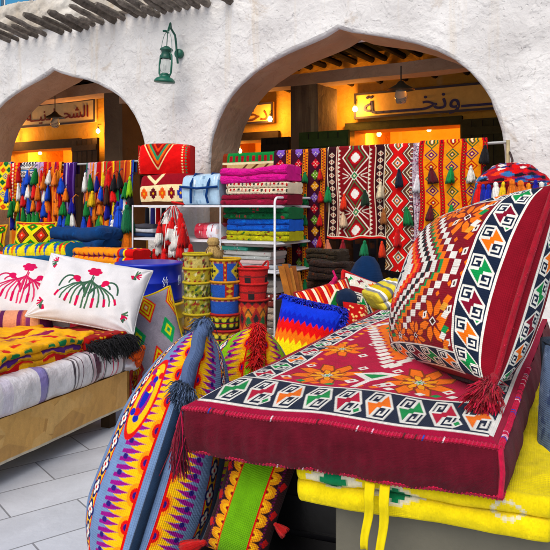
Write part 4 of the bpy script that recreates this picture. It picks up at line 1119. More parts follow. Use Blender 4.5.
# small things on the middle board
ta, _ = wt(197, 238, SM - .1); tb_, _ = wt(221, 238, SM - .1)
cvb = Cv(60, 60, 'e05a6a'); cvb.rect(0, 0, 24, 16, 'c83848'); cvb.rect(34, 0, 60, 16, 'e8e8f0')
for i in range(80): cvb.ell(R.uniform(0, 60), R.uniform(0, 60), 1.4, 1, R.choice(['f4d8d8', 'b02838']))
e = slab(tb_ - ta, .22, .16, 1, cvb, seed=51, wob=.012, taper=.6).build('patterned_pouch', M['wrap'], loc=W((ta + tb_) / 2, SM, Z2), rot=(0, 0, WROT)); tag(e, 'small pink and white patterned pouch on the middle shelf board', 'pouch')
z = Z2
for i, c in enumerate(['2a3a5a', 'c8ccd4', '4a4a52']):
    ta, _ = wt(137, 238, SM); tb_, _ = wt(158, 238, SM)
    e = slab(tb_ - ta, .28, .045, 1, quiltcv(c), seed=60 + i).build('folded_shirt', M['fabric'], loc=W((ta + tb_) / 2, SM + .06, z), rot=(0, 0, WROT))
    tag(e, ['folded navy cloth at the bottom of the small pile on the middle board', 'folded pale cloth in the small pile on the middle board', 'folded charcoal cloth topping the small pile'][i], 'folded cloth', 'cloths folded on the middle board'); z += .046
for i, c in enumerate(['101018', '2a2a6a', 'c02028', '20242c', 'b8b8c0']):
    x, _ = wt(140 + i * 5.5, 212, SM)
    b = MB(); cvh = Cv(8, 20, c); P = np.zeros((21, 9, 3)); xs = np.linspace(-.04, .04, 9)
    for k in range(21): P[k, :, 0] = xs * (1 - .2 * k / 20); P[k, :, 1] = -.02 * np.cos(xs * 40); P[k, :, 2] = -.26 + .26 * k / 20
    b.grid(P, cvh.out()); o = b.build('hanging_strap', M['fabric'], loc=W(x, SM + .12, Z1 - .03), rot=(0, 0, WROT)); so = o.modifiers.new('thickness', 'SOLIDIFY'); so.thickness = .012
    tag(o, ['black', 'dark blue', 'red', 'charcoal', 'pale grey'][i] + ' fabric strap hanging under the top board', 'strap', 'straps under the top shelf board')
# bunch of red and white tassels
t, z = wt(173, 206, SD0 - .1)
e = thing('tassel_bunch', 'big bunch of red tassels with white ends hanging from the shelf', 'tassel bunch', W(t, SD0 - .1, z), (0, 0, WROT))
b = MB()
spots = []
for row, (yy, n, wd) in enumerate([(-.09, 3, .2), (-.18, 4, .28), (-.28, 5, .36), (-.38, 5, .42), (-.46, 4, .4)]):
    for i in range(n): spots.append(((i - (n - 1) / 2) / max(1, n - 1) * wd + R.uniform(-.02, .02), R.uniform(-.07, .03), yy + R.uniform(-.03, .03)))
for x, y, z_ in spots: b.tube([(x * .2, 0, .0), (x * .7, y, z_ * .5), (x, y, z_)], .004, R.choice([Rd, Wt]), n=4)
b.tube([(-.05, .1, .02), (0, -.02, .04), (.05, .1, .02)], .012, Rd, n=6); b.build('cord', M['yarn'], e)
for k, (x, y, z_) in enumerate(spots): tassel(e, (x, y, z_), .23, .064, Rd if k % 5 else Wt, Wt if k % 2 else Rd)

# ================================================================== low tables, baskets, drums (middle)
tbx = MB(); p = at_y(226, 300, 5.3)
tbx.box((-.52, -.24, 0), (.42, .24, .3), '6a4a2c'); 
tag(tbx.build('low_bench', M['wood'], loc=(p.x + .06, 5.3, 0), rot=(0, 0, WROT), smooth=False), 'low wooden bench under the stacks of baskets', 'bench')
def basket(label, px, py_top, h, rad, Y, cv, rim, group, name='woven_basket', flare=1.12, handles=None, ztop=None):
    p = at_y(px, py_top, Y); z0 = p.z - h
    e = thing(name, label, 'basket', (p.x, Y, z0), (0, 0, R.uniform(0, 1)), group)
    n = cv.w; rows = cv.h; prof = [(rad / flare * (1 + (flare - 1) * (i / rows) ** .8), h * i / rows) for i in range(rows + 1)]
    b = MB(); b.lathe(prof, cv.out(), n=n); prof_in = [(prof[-1][0] - .006, h - .001), (prof[-1][0] - .012, h * .6), (.001, h * .58)]
    b.lathe([(.001, .0), (prof[0][0], 0)], '5a4a2a', n=n); b.lathe(prof_in, '6a5a34', n=n); b.build('basket_body', M['woven'], e)
    b = MB(); a = np.linspace(0, 2 * math.pi, 25); b.tube([(prof[-1][0] * math.cos(x), prof[-1][0] * math.sin(x), h) for x in a], .011, rim, n=6, cap=False); b.build('rim', M['woven'], e)
    if handles:
        for s_ in (0, math.pi):
            b = MB(); b.tube([(prof[-1][0] * math.cos(s_ + q), prof[-1][0] * math.sin(s_ + q), h + .05 * math.cos(q * 2.4)) for q in np.linspace(-.6, .6, 7)], .008, handles, n=6); b.build('handle', M['woven'], e)
    return e
def specks(base, cols, n, w=72, h=14):
    c = Cv(w, h, base)
    for i in range(n): x, y = R.uniform(0, w), R.uniform(0, h); c.poly([(x, y), (x + 2.2, y + 1.6), (x + 3, y), (x + .8, y - 1.6)], R.choice(cols))
    return c
GB = 'yellow woven baskets nested in a stack'; YB = 5.25
for i, (py, lb) in enumerate([(327, 'blue and rust patterned basket low in the yellow stack'), (313, 'ochre woven basket, second from below in the yellow stack'), (297, 'yellow green speckled basket in the middle of the yellow stack'), (282, 'yellow green speckled basket with a thick rim'), (268, 'yellow basket with rust crossings under the top one'), (254, 'pale yellow basket on top of the yellow stack')]):
    cvx = [specks('3a5a9a', ['b8481c', 'd8c060', '7a2a1c'], 70), specks('b8922c', ['6a4a1c', 'd8c060'], 50), specks('b0ac3c', ['3a5a2a', 'e0d890', '7a5a1c', '9a2a1c'], 140), specks('a8a838', ['2a5a2a', 'e8e0a0', '4a3a1c'], 140), specks('ccb84c', ['9a2a1c', '3a6a2a', 'f0e8b0'], 90), specks('d8c67c', ['4a2a1c', 'b89a2c', '9a2a2c'], 60)][i]
    basket(lb, 197.5, py, .135, .108, YB, cvx, 'd4bc1c' if i != 0 else 'b87a1c', GB)
def bluecv(kind):
    c = Cv(96, 18, '1c58b8')
    if kind == 'x':
        for x in range(12, 96, 32): c.dia(x, 9, 10, 8, 'd8c818'); c.dia(x, 9, 3, 2.4, '14141a'); [c.rect(x + a - 1.6, 9 + b_ - 1.2, x + a + 1.6, 9 + b_ + 1.2, '14141a') for a, b_ in ((4, 0), (-4, 0), (0, 4), (0, -4))]
        for x in range(28, 96, 32): c.rect(x - 2, 0, x + 2, 18, 'b01c1c'); [c.rect(x - 1, y, x + 1, y + 2, 'e8a020') for y in range(1, 18, 4)]
    elif kind == 'r':
        for x in range(10, 96, 32): c.rect(x - 5, 0, x + 5, 18, 'b01c1c'); [c.dia(x, y, 4, 2.4, 'f0c020') for y in range(2, 18, 6)]
        c.rect(40, 2, 52, 5, '2a9a7a')
    c.rect(0, 15.5, 96, 18, 'f0b818'); [c.rect(x, 15.5, x + 3, 17, 'b01c1c') for x in range(0, 96, 6)]
    return c
def blackcv(a, b_):
    c = Cv(96, 18, a)
    for y in (2, 9):
        for x in range(0, 96, 8): c.ell(x + 4, y + 3, 2.6, 2.6, b_)
    c.rect(0, 7, 96, 8, 'b81c1c'); c.rect(0, 15, 96, 18, 'b81c1c'); [c.dia(x, 15, 3, 2, 'e8a81c') for x in range(0, 96, 7)]
    return c
GBB = 'blue and black woven baskets nested in a stack'
for i, (py, h, c_, rim, lb) in enumerate([(346, .13, blackcv('d8b49a', '5a1c1c'), 'b01c1c', 'beige basket with dark dots at the bottom of the blue stack'), (329, .12, blackcv('16161a', 'e8dc5c'), 'b01c1c', 'black basket with yellow dots under the blue ones'), (313, .11, blackcv('16161a', 'd8d83c'), 'b01c1c', 'black and red toothed basket right under the blue ones'), (297, .14, bluecv(''), 'e0a01c', 'plain blue basket with an orange rim'), (281, .12, bluecv('r'), 'e0a01c', 'blue basket with a red and yellow stripe'), (259, .17, bluecv('x'), 'e8b81c', 'blue basket with yellow diamonds on top of its stack')]):
    basket(lb, 225, py, h, .117, YB, c_, rim, GBB)
GRB = 'red woven baskets stacked beside the blue ones'
orc = Cv(96, 30, 'e0701c')
for x in range(0, 96, 16):
    orc.dia(x + 8, 14, 7.5, 10, '16301c'); orc.dia(x + 8, 14, 6, 8, 'e0901c'); orc.dia(x + 8, 12, 4, 5, '2a6a3a'); orc.dia(x, 14, 6, 10, 'a81c1c'); orc.dia(x, 14, 3, 5, '16161a')
orc.rect(0, 26, 96, 30, '16161a'); [orc.dia(x, 26, 4, 3, 'c02a1c') for x in range(0, 96, 8)]
basket('orange basket with green and red diamonds under the red ones', 253, 299, .26, .118, YB, orc, 'b81c1c', GRB)
rc_ = Cv(96, 20, 'd01418'); [rc_.rect(x, 0, x + 7, 12, '1c1418') for x in (10, 34, 58, 82)]; rc_.rect(0, 9, 96, 11, '8a0c10')
basket('plain red basket with black tabs, lower of the two', 253, 283, .13, .112, YB, rc_, 'd01418', GRB)
basket('red basket with upright handles on top of the orange one', 253, 268, .12, .118, YB, rc_, 'd81c1c', GRB, handles='c8141a')
# raffia doll on top of the baskets
p = at_y(213, 259, YB + .1)
e = thing('raffia_bundle', 'tied bundle of pale raffia standing on the baskets', 'raffia bundle', (p.x, YB + .12, p.z))
b = MB(); b.lathe([(.001, .17), (.035, .165), (.05, .13), (.032, .105), (.05, .08), (.072, .04), (.075, 0), (.001, 0)], kc('b89a68'), n=24, star=.06); b.build('bundle', M['yarn'], e)
b = MB(); fringe(b, [(-.03, 0, .1), (.03, 0, .1)], 90, .1, ['b89a68', '8a6a40', 'd8c090'], (0, -.3, -1), .5, .003); b.build('raffia_strands', M['yarn'], e)
b = MB(); b.lathe([(.036, .098), (.04, .105), (.036, .112)], kc('7a5a34'), n=16); b.build('tie', M['yarn'], e)

# stacked drums behind the white pillows
def drum(label, px, Y, z0, z1, rad, col, marks=False):
    e = thing('metal_drum', label, 'drum', (at_y(px, 0, Y).x, Y, z0), group='painted drums stacked in one column')
    h = z1 - z0; b = MB()
    b.lathe([(.001, 0), (rad, 0), (rad, .01), (rad * 1.03, .02), (rad, .035), (rad, h * .5), (rad * 1.015, h * .52), (rad, h * .54), (rad, h - .03), (rad * 1.04, h - .018), (rad * 1.03, h - .004), (rad * .97, h), (.001, h - .012)], kc(col), n=48); b.build('drum_body', M['plastic'], e)
    if marks:
        for a in np.linspace(-2.2, -.3, 4):
            b = MB()
            for k in range(3):
                q = [(rad * 1.004 * math.cos(a + s_ + .02 * k), rad * 1.004 * math.sin(a + s_ + .02 * k), h * .62 - .02 * k + zz) for s_, zz in ((-.05, -.02), (0, .02), (.05, -.015), (.09, .02))]
                b.tube(q, .003, 'd8e0f0', n=4)
            b.build('painted_mark', M['paint'], e)
YD = 5.75
drum('teal drum at the bottom of the column', 154, YD, 0, .42, .27, '1a8c90')
drum('yellow drum between the teal and the blue one', 152, YD, .421, .69, .272, 'e0c014')
drum('glossy blue drum with white marks on top of the yellow one', 149, YD, .691, 1.02, .275, '1430a8', True)

# ================================================================== the bed at the left
BG = Vector((.387, .922, 0)); BL = Vector((-.922, .387, 0)); BO = Vector((-1.04, 4.67, 0)) - BG * 1.95; BROT = math.atan2(.922, .387)
def bedp(x, y, z): return BO + BG * x + BL * y + Vector((0, 0, z))
bed = thing('display_bed', 'low wooden display bed with a brown side panel, stacked with bedding', 'bed', BO, (0, 0, BROT))
cv = Cv(160, 26, 'd2a468', res=3)
for i in range(15):
    x, y = R.uniform(30, 160), R.uniform(2, 22); a, l_ = R.uniform(4, 14), R.uniform(3, 12)
    cv.poly([(x - a, y - l_ * R.random()), (x + a * .3, y - l_), (x + a, y + l_ * R.uniform(-.4, .6)), (x + a * .2, y + l_), (x - a * .8, y + l_ * .5)], R.choice(['c99d64', 'd8ae74', 'c29660', 'd6aa70', 'b98d58']))
cv.rect(0, 0, 160, 1.5, 'c8bca8')
b = MB(); P = np.zeros((79, 481, 3)); P[..., 0] = np.linspace(-.2, 1.95, 481)[None]; P[..., 2] = np.linspace(.12, .365, 79)[:, None]
P[..., 1] = -.034 - .01 * smooth_noise(P, 71, 5) - .004 * np.abs(smooth_noise(P, 72, 22)); b.grid(P, cv.out(.03), (2.1, .25))
b.box((-.2, -.02, .12), (1.95, 0, .36), 'c8985c'); b.build('side_panel', M['board'], bed)
b = MB(); b.box((1.952, -.03, .12), (1.975, 1.1, .36), 'a67c46'); b.build('end_panel', M['wood'], bed, smooth=False)
b = MB(); b.box((-.2, .002, .3), (1.95, 1.1, .358), '6a4a2c'); b.build('bed_base', M['wood'], bed, smooth=False)
for x in (-.1, 1.86):
    for y in (.06, 1.02): b = MB(); b.box((x - .035, y - .035, 0), (x + .035, y + .035, .3), '4a3420'); b.build('leg', M['wood'], bed, smooth=False)
# white striped blanket in plastic along the edge
cv = Cv(220, 60, 'e2dde0')
def xs(x): return (x - .14) / 1.8 * 220
for x, wd, c in ((.5, .03, 'b02a4a'), (.74, .02, 'a8284a'), (.8, .07, 'd8d0dc'), (1.08, .05, '8a80b8'), (1.13, .012, '5a5488'), (1.36, .016, '4a444c'), (1.39, .016, '5a5058'), (1.44, .01, '6a4a5a'), (1.53, .012, '2a2630'), (1.55, .01, 'b05a74'), (1.67, .01, 'b05a74'), (1.685, .014, '2a2630'), (1.75, .01, 'c03a5a'), (1.79, .012, 'c83a5a'), (1.86, .03, '6a666c'), (1.9, .012, '5a5458')):
    cv.rect(xs(x), 0, xs(x + wd), 60, c)
for y in range(0, 60, 9): cv.poly([(xs(1.57), y), (xs(1.66), y + 4.5), (xs(1.57), y + 9)], '5a3a4c')
o = slab(1.8, .46, .2, 1, cv, seed=81, wob=.014, nx=220, bulge=.55, top=24).build('striped_blanket', M['wrap'], loc=bedp(1.04, .215, .36), rot=(0, 0, BROT))
tag(o, 'white blanket with thin dark and pink stripes, wrapped in clear plastic on the bed', 'blanket')
o = slab(1.8, .56, .19, 1, quiltcv('8a2a3a', ['c8a060'], 40), seed=82).build('folded_blanket', M['quilt'], loc=bedp(1.04, .76, .36), rot=(0, 0, BROT))
tag(o, 'wine red folded blanket under the yellow cover on the bed', 'blanket')
# yellow cover, two folds
cv = Cv(170, 150, 'f0b016', res=2)
for i, (x, y, wd, h, c1, c2) in enumerate([(100, 78, 20, 9, '2a8a4a', 'b81c2c'), (66, 80, 20, 8, 'e8e0e8', 'c0207a'), (30, 66, 26, 7, '2a7a4a', '1c5aa8'), (128, 70, 18, 7, 'b82424', '3a8a4a'), (84, 64, 22, 7, '5a3a1c', '2a8a4a'), (52, 98, 22, 9, 'c82a2c', 'e8d8a0'), (120, 92, 20, 9, '1c6ab0', 'e8941c'), (146, 84, 16, 8, 'f0e8e0', 'b81c2c'), (90, 108, 20, 9, 'b81c2c', '2a8a4a'), (24, 88, 18, 7, 'e8641c', '8a1c2c')]):
    cv.poly([(x - wd * .75, y - h * .9), (x + wd * .4, y - h * .9), (x + wd * .75, y + h * .9), (x - wd * .4, y + h * .9)], c1)
    cv.poly([(x - wd * .28, y - h * .22), (x + wd * .15, y - h * .22), (x + wd * .28, y + h * .22), (x - wd * .15, y + h * .22)], c2)
for y, c in ((3, 'b81c2c'), (9, '5a2a7a'), (14, '2a7a4a'), (20, 'c8341c'), (27, '8a1c4a'), (33, 'b8341c')):
    for i in range(34): cv.rect(i * 5 + (y % 3), y - 1.6 + (i % 2) * 1.4, i * 5 + 5, y + 1.8, c if i % 5 else 'e8a818')
o = slab(1.56, 1.04, .12, 3, cv, seed=83, wob=.03, nx=340, top=130, taper=.8, k=20).build('bed_cover', M['fabric'], loc=bedp(.98, .57, .552), rot=(0, 0, BROT))
tag(o, 'folded golden yellow bed cover woven with red, green and blue motifs', 'bed cover')
# red folded shawl with black fringe and the red cords at the end of the bed
e = thing('fringed_shawl', 'folded dark red shawl with yellow dots and a thick black fringe on the bed end', 'shawl', bedp(1.80, .2, .565), (0, 0, BROT - .25))
cv = Cv(60, 60, '9a1420')
for i in range(110): x, y = R.uniform(0, 60), R.uniform(0, 60); cv.ell(x, y, 1.4, .9, R.choice(['e8b020', 'e8781c', '5a0c14', 'e8b020']))
slab(.34, .46, .08, 2, cv, seed=84, wob=.014, top=24).build('shawl_cloth', M['fabric'], e)
b = MB(); fringe(b, [(-.17, -.22, .05), (.17, -.22, .06), (.18, .05, .05), (.17, .2, .05)], 1500, .12, ['121014', '1c1a1e', '0c0a0c'], (.5, -.6, -.5), .35, .0035); b.build('fringe', M['yarn'], e)
e = thing('plastic_wrapping', 'crumpled piece of clear white plastic wrapping at the bed end', 'plastic wrapping', bedp(1.98, .06, .42), (0, 0, BROT))
u = np.linspace(0, 2 * math.pi, 33); v = np.linspace(-math.pi / 2, math.pi / 2, 19); P = np.zeros((19, 33, 3))
P[..., 0] = .1 * np.cos(v)[:, None] * np.cos(u); P[..., 1] = .15 * np.cos(v)[:, None] * np.sin(u); P[..., 2] = .08 * np.sin(v)[:, None]
P += .03 * np.stack([smooth_noise(P, k, 30) for k in (91, 92, 93)], -1) * np.cos(v)[:, None, None]; P[:, -1] = P[:, 0]
b = MB(); b.grid(P, kc('d8d4dc')); b.build('wrapping', M['wrap'], e)
e = thing('red_cord_tassel', 'dark red knotted cords with tassels hanging off the end of the bed', 'tassel', bedp(1.99, .0, .5), (0, 0, BROT))
for k, (dx, dy, L) in enumerate(((.0, -.03, .34), (.03, -.01, .42), (.05, .05, .3), (.02, .12, .38), (.06, -.07, .36))):
    b = MB(); pts = [(0, dy * .3, 0), (dx + .01, dy, -.06)] + [(dx + .012 * math.sin(q * 2 + k), dy + .014 * math.cos(q * 1.7), -.06 - L * .6 * q / 5) for q in range(1, 6)]
    b.tube(pts, .01, '8a0c18', n=6); b.build('cord', M['yarn'], e); tassel(e, (dx, dy, -.06 - L * .6), .15, .03, 'a01420')
tassel(e, (.06, -.1, .02), .14, .06, 'e8641c', rot=(0, .9, 0))
# embroidered white pillows
def palm(c1, c2, c3):
    c = Cv(190, 130, 'd9d7d8', res=2)
    def flower(x, y, s, col, col2, a):
        for k in range(5):
            t = a + (k - 2) * .5; q = (x + math.cos(t) * s, y + math.sin(t) * s)
            c.line([(x, y), q], 2.6 if k % 2 else 3.4, col if k < 3 else col2)
            c.ell(q[0], q[1], 1.9, 1.6, col if k < 3 else col2)
    cx, cy = 95, 58
    G = 1.3
    def L(pts, wd, col): c.line([(cx + (x - cx) * G, cy + (y - cy) * G) for x, y in pts], wd * G, col)
    def Ee(x, y, rx, ry, col): c.ell(cx + (x - cx) * G, cy + (y - cy) * G, rx * G, ry * G, col)
    for s_ in (-1, 1):
        L([(cx + s_ * (2 + 34 * math.sin(t)), cy - 10 + 38 * t ** .5 * math.cos(t * .9)) for t in np.linspace(.02, 1.5, 14)], 2.4, c2)
        L([(cx + s_ * (1 + 24 * math.sin(t)), cy - 8 + 27 * t ** .5 * math.cos(t * .8)) for t in np.linspace(.02, 1.4, 12)], 2.2, c2)
        for k in range(6):
            L([(cx + s_ * (1 + .5 * k), cy + 14 - k * .6), (cx + s_ * (2 + 3.4 * k), cy + 8 - k * .6), (cx + s_ * (2.5 + 5.6 * k), cy - 4 + k * .3), (cx + s_ * (2.5 + 6.6 * k), cy - 15 + k * 1.2), (cx + s_ * (2 + 6.9 * k), cy - 25 + k * 2.2)], 2.1, c2 if k % 2 else c3)
            if k % 2: L([(cx + s_ * (2.5 + 6.4 * k), cy - 12 + k), (cx + s_ * (2.2 + 7 * k), cy - 24 + k * 2.2)], 3.2, c1)
        Ee(cx + s_ * 17, cy + 14, 4.6, 3.8, c1); Ee(cx + s_ * 15, cy + 11, 3, 3, c1)
    L([(cx - 1, cy - 10), (cx, cy + 26)], 1.6, c2); L([(cx + 2, cy - 10), (cx + 1.5, cy + 20)], 1.4, c2)
    for k in range(6): Ee(cx + 5.4 * math.cos(k * 1.05), cy + 29 + 4.6 * math.sin(k * 1.05), 3.4, 2.8, c1)
    Ee(cx, cy + 29, 3.5, 3, c1)
    for x, y, a in ((26, 106, 2.8), (162, 104, .5), (28, 28, 3.6), (160, 28, -.4)): flower(x, y, 11, c1, c3, a); flower(x + 5 * math.cos(a + 2), y - 8, 6, c2, c1, a + .6)
    return c
def white_pillow(label, px, py, Y, rot, cv, seed):
    p = at_y(px, py, Y)
    return pillow('embroidered_pillow', label, 'pillow', p, rot, .75, .52, .19, cv, Cv(60, 40, 'd9d7d8'), 'white embroidered pillows on the bed', 'cotton', pinch=.05, seed=seed, puff=.42, wr=.03, piping='e2e0de', pipr=.006)
white_pillow('white pillow with a green and red embroidered palm, propped up at the bed end', 91, 293, 4.78, (-.66, .17, -.02), palm('c02a50', '3a5a48', '4a6a50'), 3)
white_pillow('white pillow with an all red embroidered palm, partly behind the other', 27, 289, 4.95, (-.66, .14, .04), palm('c02a58', 'b83058', 'c8486a'), 4)
# striped bolster at the edge of the frame
e = thing('striped_bolster', 'peach and purple striped bolster lying under the red palm pillow', 'bolster', at_y(8, 322, 4.75), (0, 0, .1))
cv = Cv(60, 60, 'd8987a'); cv.stripes([(3, 'd8987a'), (1, '6a2a5a'), (1, 'c8785a'), (1, '7a3a6a'), (2, 'e0a888'), (1, '5a2450')] * 2, False)
b = MB(); b.lathe([(.001, -.3), (.06, -.3), (.078, -.27)] + [(.08, -.26 + .52 * i / 57) for i in range(55)] + [(.078, .27), (.06, .3), (.001, .3)], cv.out(), n=60, M=Matrix.Rotation(math.pi / 2, 4, 'Y')); b.build('bolster_cover', M['fabric'], e)

# ================================================================== table behind the bed
TD = -1.0
ta, _ = wt(-60, 250, TD); tb_, _ = wt(137, 250, TD); TZ = 1.0
e = thing('display_table', 'plain display table against the small arch, covered by folded textiles', 'table', W((ta + tb_) / 2, TD, 0), (0, 0, WROT)); w = tb_ - ta
b = MB(); b.box((-w / 2, -.32, TZ - .04), (w / 2, .4, TZ), '5a4028'); b.build('table_top', M['wood'], e, smooth=False)
for x in (-w / 2 + .06, w / 2 - .06):
    for y in (-.26, .34): b = MB(); b.box((x - .03, y - .03, 0), (x + .03, y + .03, TZ - .04), '4a3420'); b.build('leg', M['wood'], e, smooth=False)
b = MB(); cvx = Cv(80, 40, '7a1c24'); P = np.zeros((41, 81, 3)); P[..., 0] = np.linspace(-w / 2, w / 2, 81)[None]; P[..., 2] = np.linspace(.05, TZ - .01, 41)[:, None]; P[..., 1] = -.335 - .02 * np.abs(np.sin(P[..., 0] * 14)) * (1 - P[..., 2] / TZ)
b.grid(P, cvx.out()); b.build('table_cloth', M['fabric'], e)
def diacushion():
    c = Cv(120, 74, 'e0d41c')
    c.rect(0, 0, 120, 4, 'd04a1c'); c.rect(0, 70, 120, 74, 'd04a1c'); c.rect(0, 0, 4, 74, '7a1c2c'); c.rect(112, 0, 120, 74, '7a1c2c'); c.rect(116, 0, 120, 74, 'e8a820'); c.rect(4, 66, 112, 70, '8a1c24')
    for x in (32, 84): c.nest(x, 36, 22, 23, ['2a1410', '8a3a1c', '4a1c14', 'a8401c', 'c8481c', 'd8281c', 'f0b8a0'])
    for x, y in ((58, 58), (58, 14), (8, 58), (8, 14), (108, 58), (108, 14)): c.nest(x, y, 15, 12, ['2a9a2c', '1c6a24', '7a3a14', 'e0d41c'])
    for x in (32, 84): c.nest(x, 66, 9, 5, ['d8481c', 'e8a01c']); c.nest(x, 6, 9, 5, ['d8481c', 'e8a01c'])
    return c
def table_pillow(px, py, label, rz, seed, wd=.5, hd=.32):
    t, z = wt(px, py, TD)
    return pillow('diamond_cushion', label, 'cushion', W(t, TD, z), (-.25, 0, WROT + rz), wd, hd, .14, diacushion(), None, 'yellow diamond cushions on the table', seed=seed, wr=.008, piping='e0b020', pipr=.012)
table_pillow(35, 236, 'yellow cushion with two dark red diamonds and green corners, on the table', .35, 5)
table_pillow(-13, 238, 'yellow diamond cushion cut by the photo edge, next to its twin', .35, 6)
def on_table(name, label, cat, x0, x1, ybot, ytop, cv, layers, d, m='fabric', seed=0, rz=0, depth=.3, top=24, ry=0, **kw):
    t0, z0 = wt(x0, ybot, d); t1, _ = wt(x1, ybot, d); _, z1 = wt((x0 + x1) / 2, ytop, d)
    o = slab(t1 - t0, depth, z1 - z0, layers, cv, seed=seed, nx=cv.w, top=top, **kw).build(name, M[m], loc=W((t0 + t1) / 2, d, z0), rot=(0, ry, WROT + rz))
    return tag(o, label, cat)
cv = Cv(120, 50, '2a7a5a'); cv.stripes([(2, '1c6a9a'), (2, 'd8c84c'), (3, '3a8a3a'), (1, 'c83a2c'), (2, '2a9aa0'), (2, '7aa02c'), (1, 'e8a02c'), (3, '3a7a3a')] * 2, False)
for x in range(0, 120, 9):
    for y in (6, 18, 30, 42): cv.dia(x + (y % 4) * 2, y, 3, 3, R.choice(['c8341c', 'e8d040', '1c4aa0', 'd8641c']))
on_table('rolled_kilim', 'long green and teal patterned roll in front of the yellow diamond cushion', 'kilim', 14, 76, 259, 243, cv, 1, TD - .3, seed=7, depth=.16, wob=.012, ry=-.06)
on_table('folded_cloth', 'dark blue folded cloth heaped under the hanging tassels', 'cloth', 62, 112, 250, 228, quiltcv('123a6a', ['0c2a50', '1a4a84'], 40), 2, TD + .1, seed=8, wob=.03, taper=.6)
cv = Cv(120, 60, 'e8921c')
for x in range(4, 92, 10):
    for y in (8, 24, 40, 54): cv.dia(x + (y % 3), y, 4, 4, R.choice(['c02a1c', '7a1c5a', 'd85a1c', '3a2a7a']))
cv.rect(92, 0, 96, 60, 'c02a1c'); cv.rect(96, 0, 103, 60, '3a4a8a'); cv.rect(103, 0, 106, 60, 'f0d040'); cv.rect(106, 0, 120, 60, 'd0181c')
on_table('folded_kilim', 'orange folded kilim with a bright red end, lying by the drums', 'kilim', 82, 142, 261, 248, cv, 2, TD - .2, seed=9, depth=.24)
cv = Cv(120, 40, 'e0c83c')
for i in range(160): cv.rect(*(lambda x, y: (x, y, x + 3, y + 2))(R.uniform(0, 120), R.uniform(0, 40)), R.choice(['17151a', '7a3a1c', 'f0e8c0', 'c8a01c']))
on_table('folded_kilim', 'yellow and black mottled kilim folded under the orange one', 'kilim', 84, 141, 268, 261, cv, 1, TD - .2, seed=10, depth=.26)
cv = Cv(80, 50, 'd8481c'); cv.stripes([(2, 'd8481c'), (1, 'f0a01c'), (2, 'b81c1c'), (1, 'f0d0a0'), (2, 'e86a1c')] * 3, False)
on_table('folded_blanket', 'orange red striped blanket below the yellow cushions', 'blanket', -40, 13, 276, 251, cv, 3, TD - .3, seed=12, depth=.2)

# grey diamond cushion with fringe leaning at the bed end
cv = Cv(90, 120, '918a94')
for i_, (x, y) in enumerate(((22, 16), (66, 16), (44, 44), (88, 44), (22, 74), (66, 74), (44, 104), (2, 44), (88, 104), (2, 104))):
    if i_ in (2, 3, 6, 7, 8, 9): cv.nest(x, y, 14, 19, ['d8341c', 'd8c83c', 'd8341c', 'e8d84c', 'e0601c', 'f0e0a0'])
    else: cv.nest(x, y, 12, 14, ['2a9a5a', '2a9a5a', 'd8d83c', '2a9a5a'])
e = pillow('grey_cushion', 'grey cushion with nested orange and green diamonds and a red and yellow fringe', 'cushion', (-.87, 5.02, .44), (-.28, -.24, .3), .42, .84, .2, cv, None, None, seed=14, wr=.01, piping='d8b81c', pipr=.012)
b = MB(); fringe(b, [(-.2, 0, -.4), (-.187, 0, 0), (-.2, 0, .38)], 700, .045, ['c81c1c', 'e8c01c', 'e8641c', 'a81420'], (-1, -.35, 0), .3, .006); b.build('fringe', M['yarn'], e)

# ================================================================== big blue cushion seen on its edge
def scallop_face(w, h, ground, spike, medal=True, flip=False, dark='2a1a6a', yel='e8b81c', res=1):
    c = Cv(w, h, ground, res=res)
    def X(u): return (1 - u) * w if not flip else u * w        # u = 0 at the near seam
    def band(u0, u1, col): c.rect(X(u0), 0, X(u1), h, col)
    ww = abs(X(.01) - X(0)); band(.055, .125, yel)
    n = int(h / 5)
    for i in range(n + 1):
        y = i * 5
        x0, x1, xm = X(.20), X(.085), X(.15)
        c.poly([(x0, y - 2.2), (xm, y - 1.2), (x1, y + 2.4), (xm, y + 2.0), (x0, y + .2)], spike)
        c.poly([(X(.125), y + 2), (X(.165), y + 3.2), (X(.125), y + 4.6)], yel)
        if i % 4 == 1: c.ell(X(.06), y + 2, ww * 3.6, 7.4, 'e8941c'); c.ell(X(.06), y + 2, ww * 2.4, 4.6, 'c8281c'); c.ell(X(.06), y + 2, ww * 1.2, 2.2, dark)
        if i % 2: c.ell(X(.17), y + 1.5, ww * 1.4, 1.8, dark)
    band(.0, .048, ground); band(.046, .058, 'c81c1c')
    band(.262, .27, 'c81c1c'); band(.27, .325, yel); band(.325, .334, 'c81c1c')
    for y in range(6, h, 15):
        for a, b_ in ((3, 0), (-3, 0), (0, 4), (0, -4)): c.ell(X(.297) + a * .8, y + b_, 2.6, 3.2, '1a1a5a')
        for a, b_ in ((2.2, 0), (-2.2, 0), (0, 3), (0, -3)): c.ell(X(.297) + a * .8, y + b_, 1.4, 1.8, 'f0ece0')
        c.ell(X(.297), y, 1.1, 1.4, 'c8281c')
    if medal:
        for k, (rx, ry, col) in enumerate(((7.5, 30, 'cc1c1c'), (6.2, 26, yel), (3.6, 15, spike), (2.2, 9, '1c2aa0'))): c.ell(X(.205), h * .66, rx * ww, ry, col)
        for k in range(12): c.ell(X(.205) + R.uniform(-4, 4) * ww, h * .66 + R.uniform(-20, 20), 2.4, 2.6, R.choice(['1c2aa0', 'cc1c1c', spike, 'f0d84c']))
        c.poly([(X(.29), h * .1), (X(.25), h * .14), (X(.28), h * .2), (X(.31), h * .15)], 'cc1c1c')
    return c
WB, HB = .62, 1.04
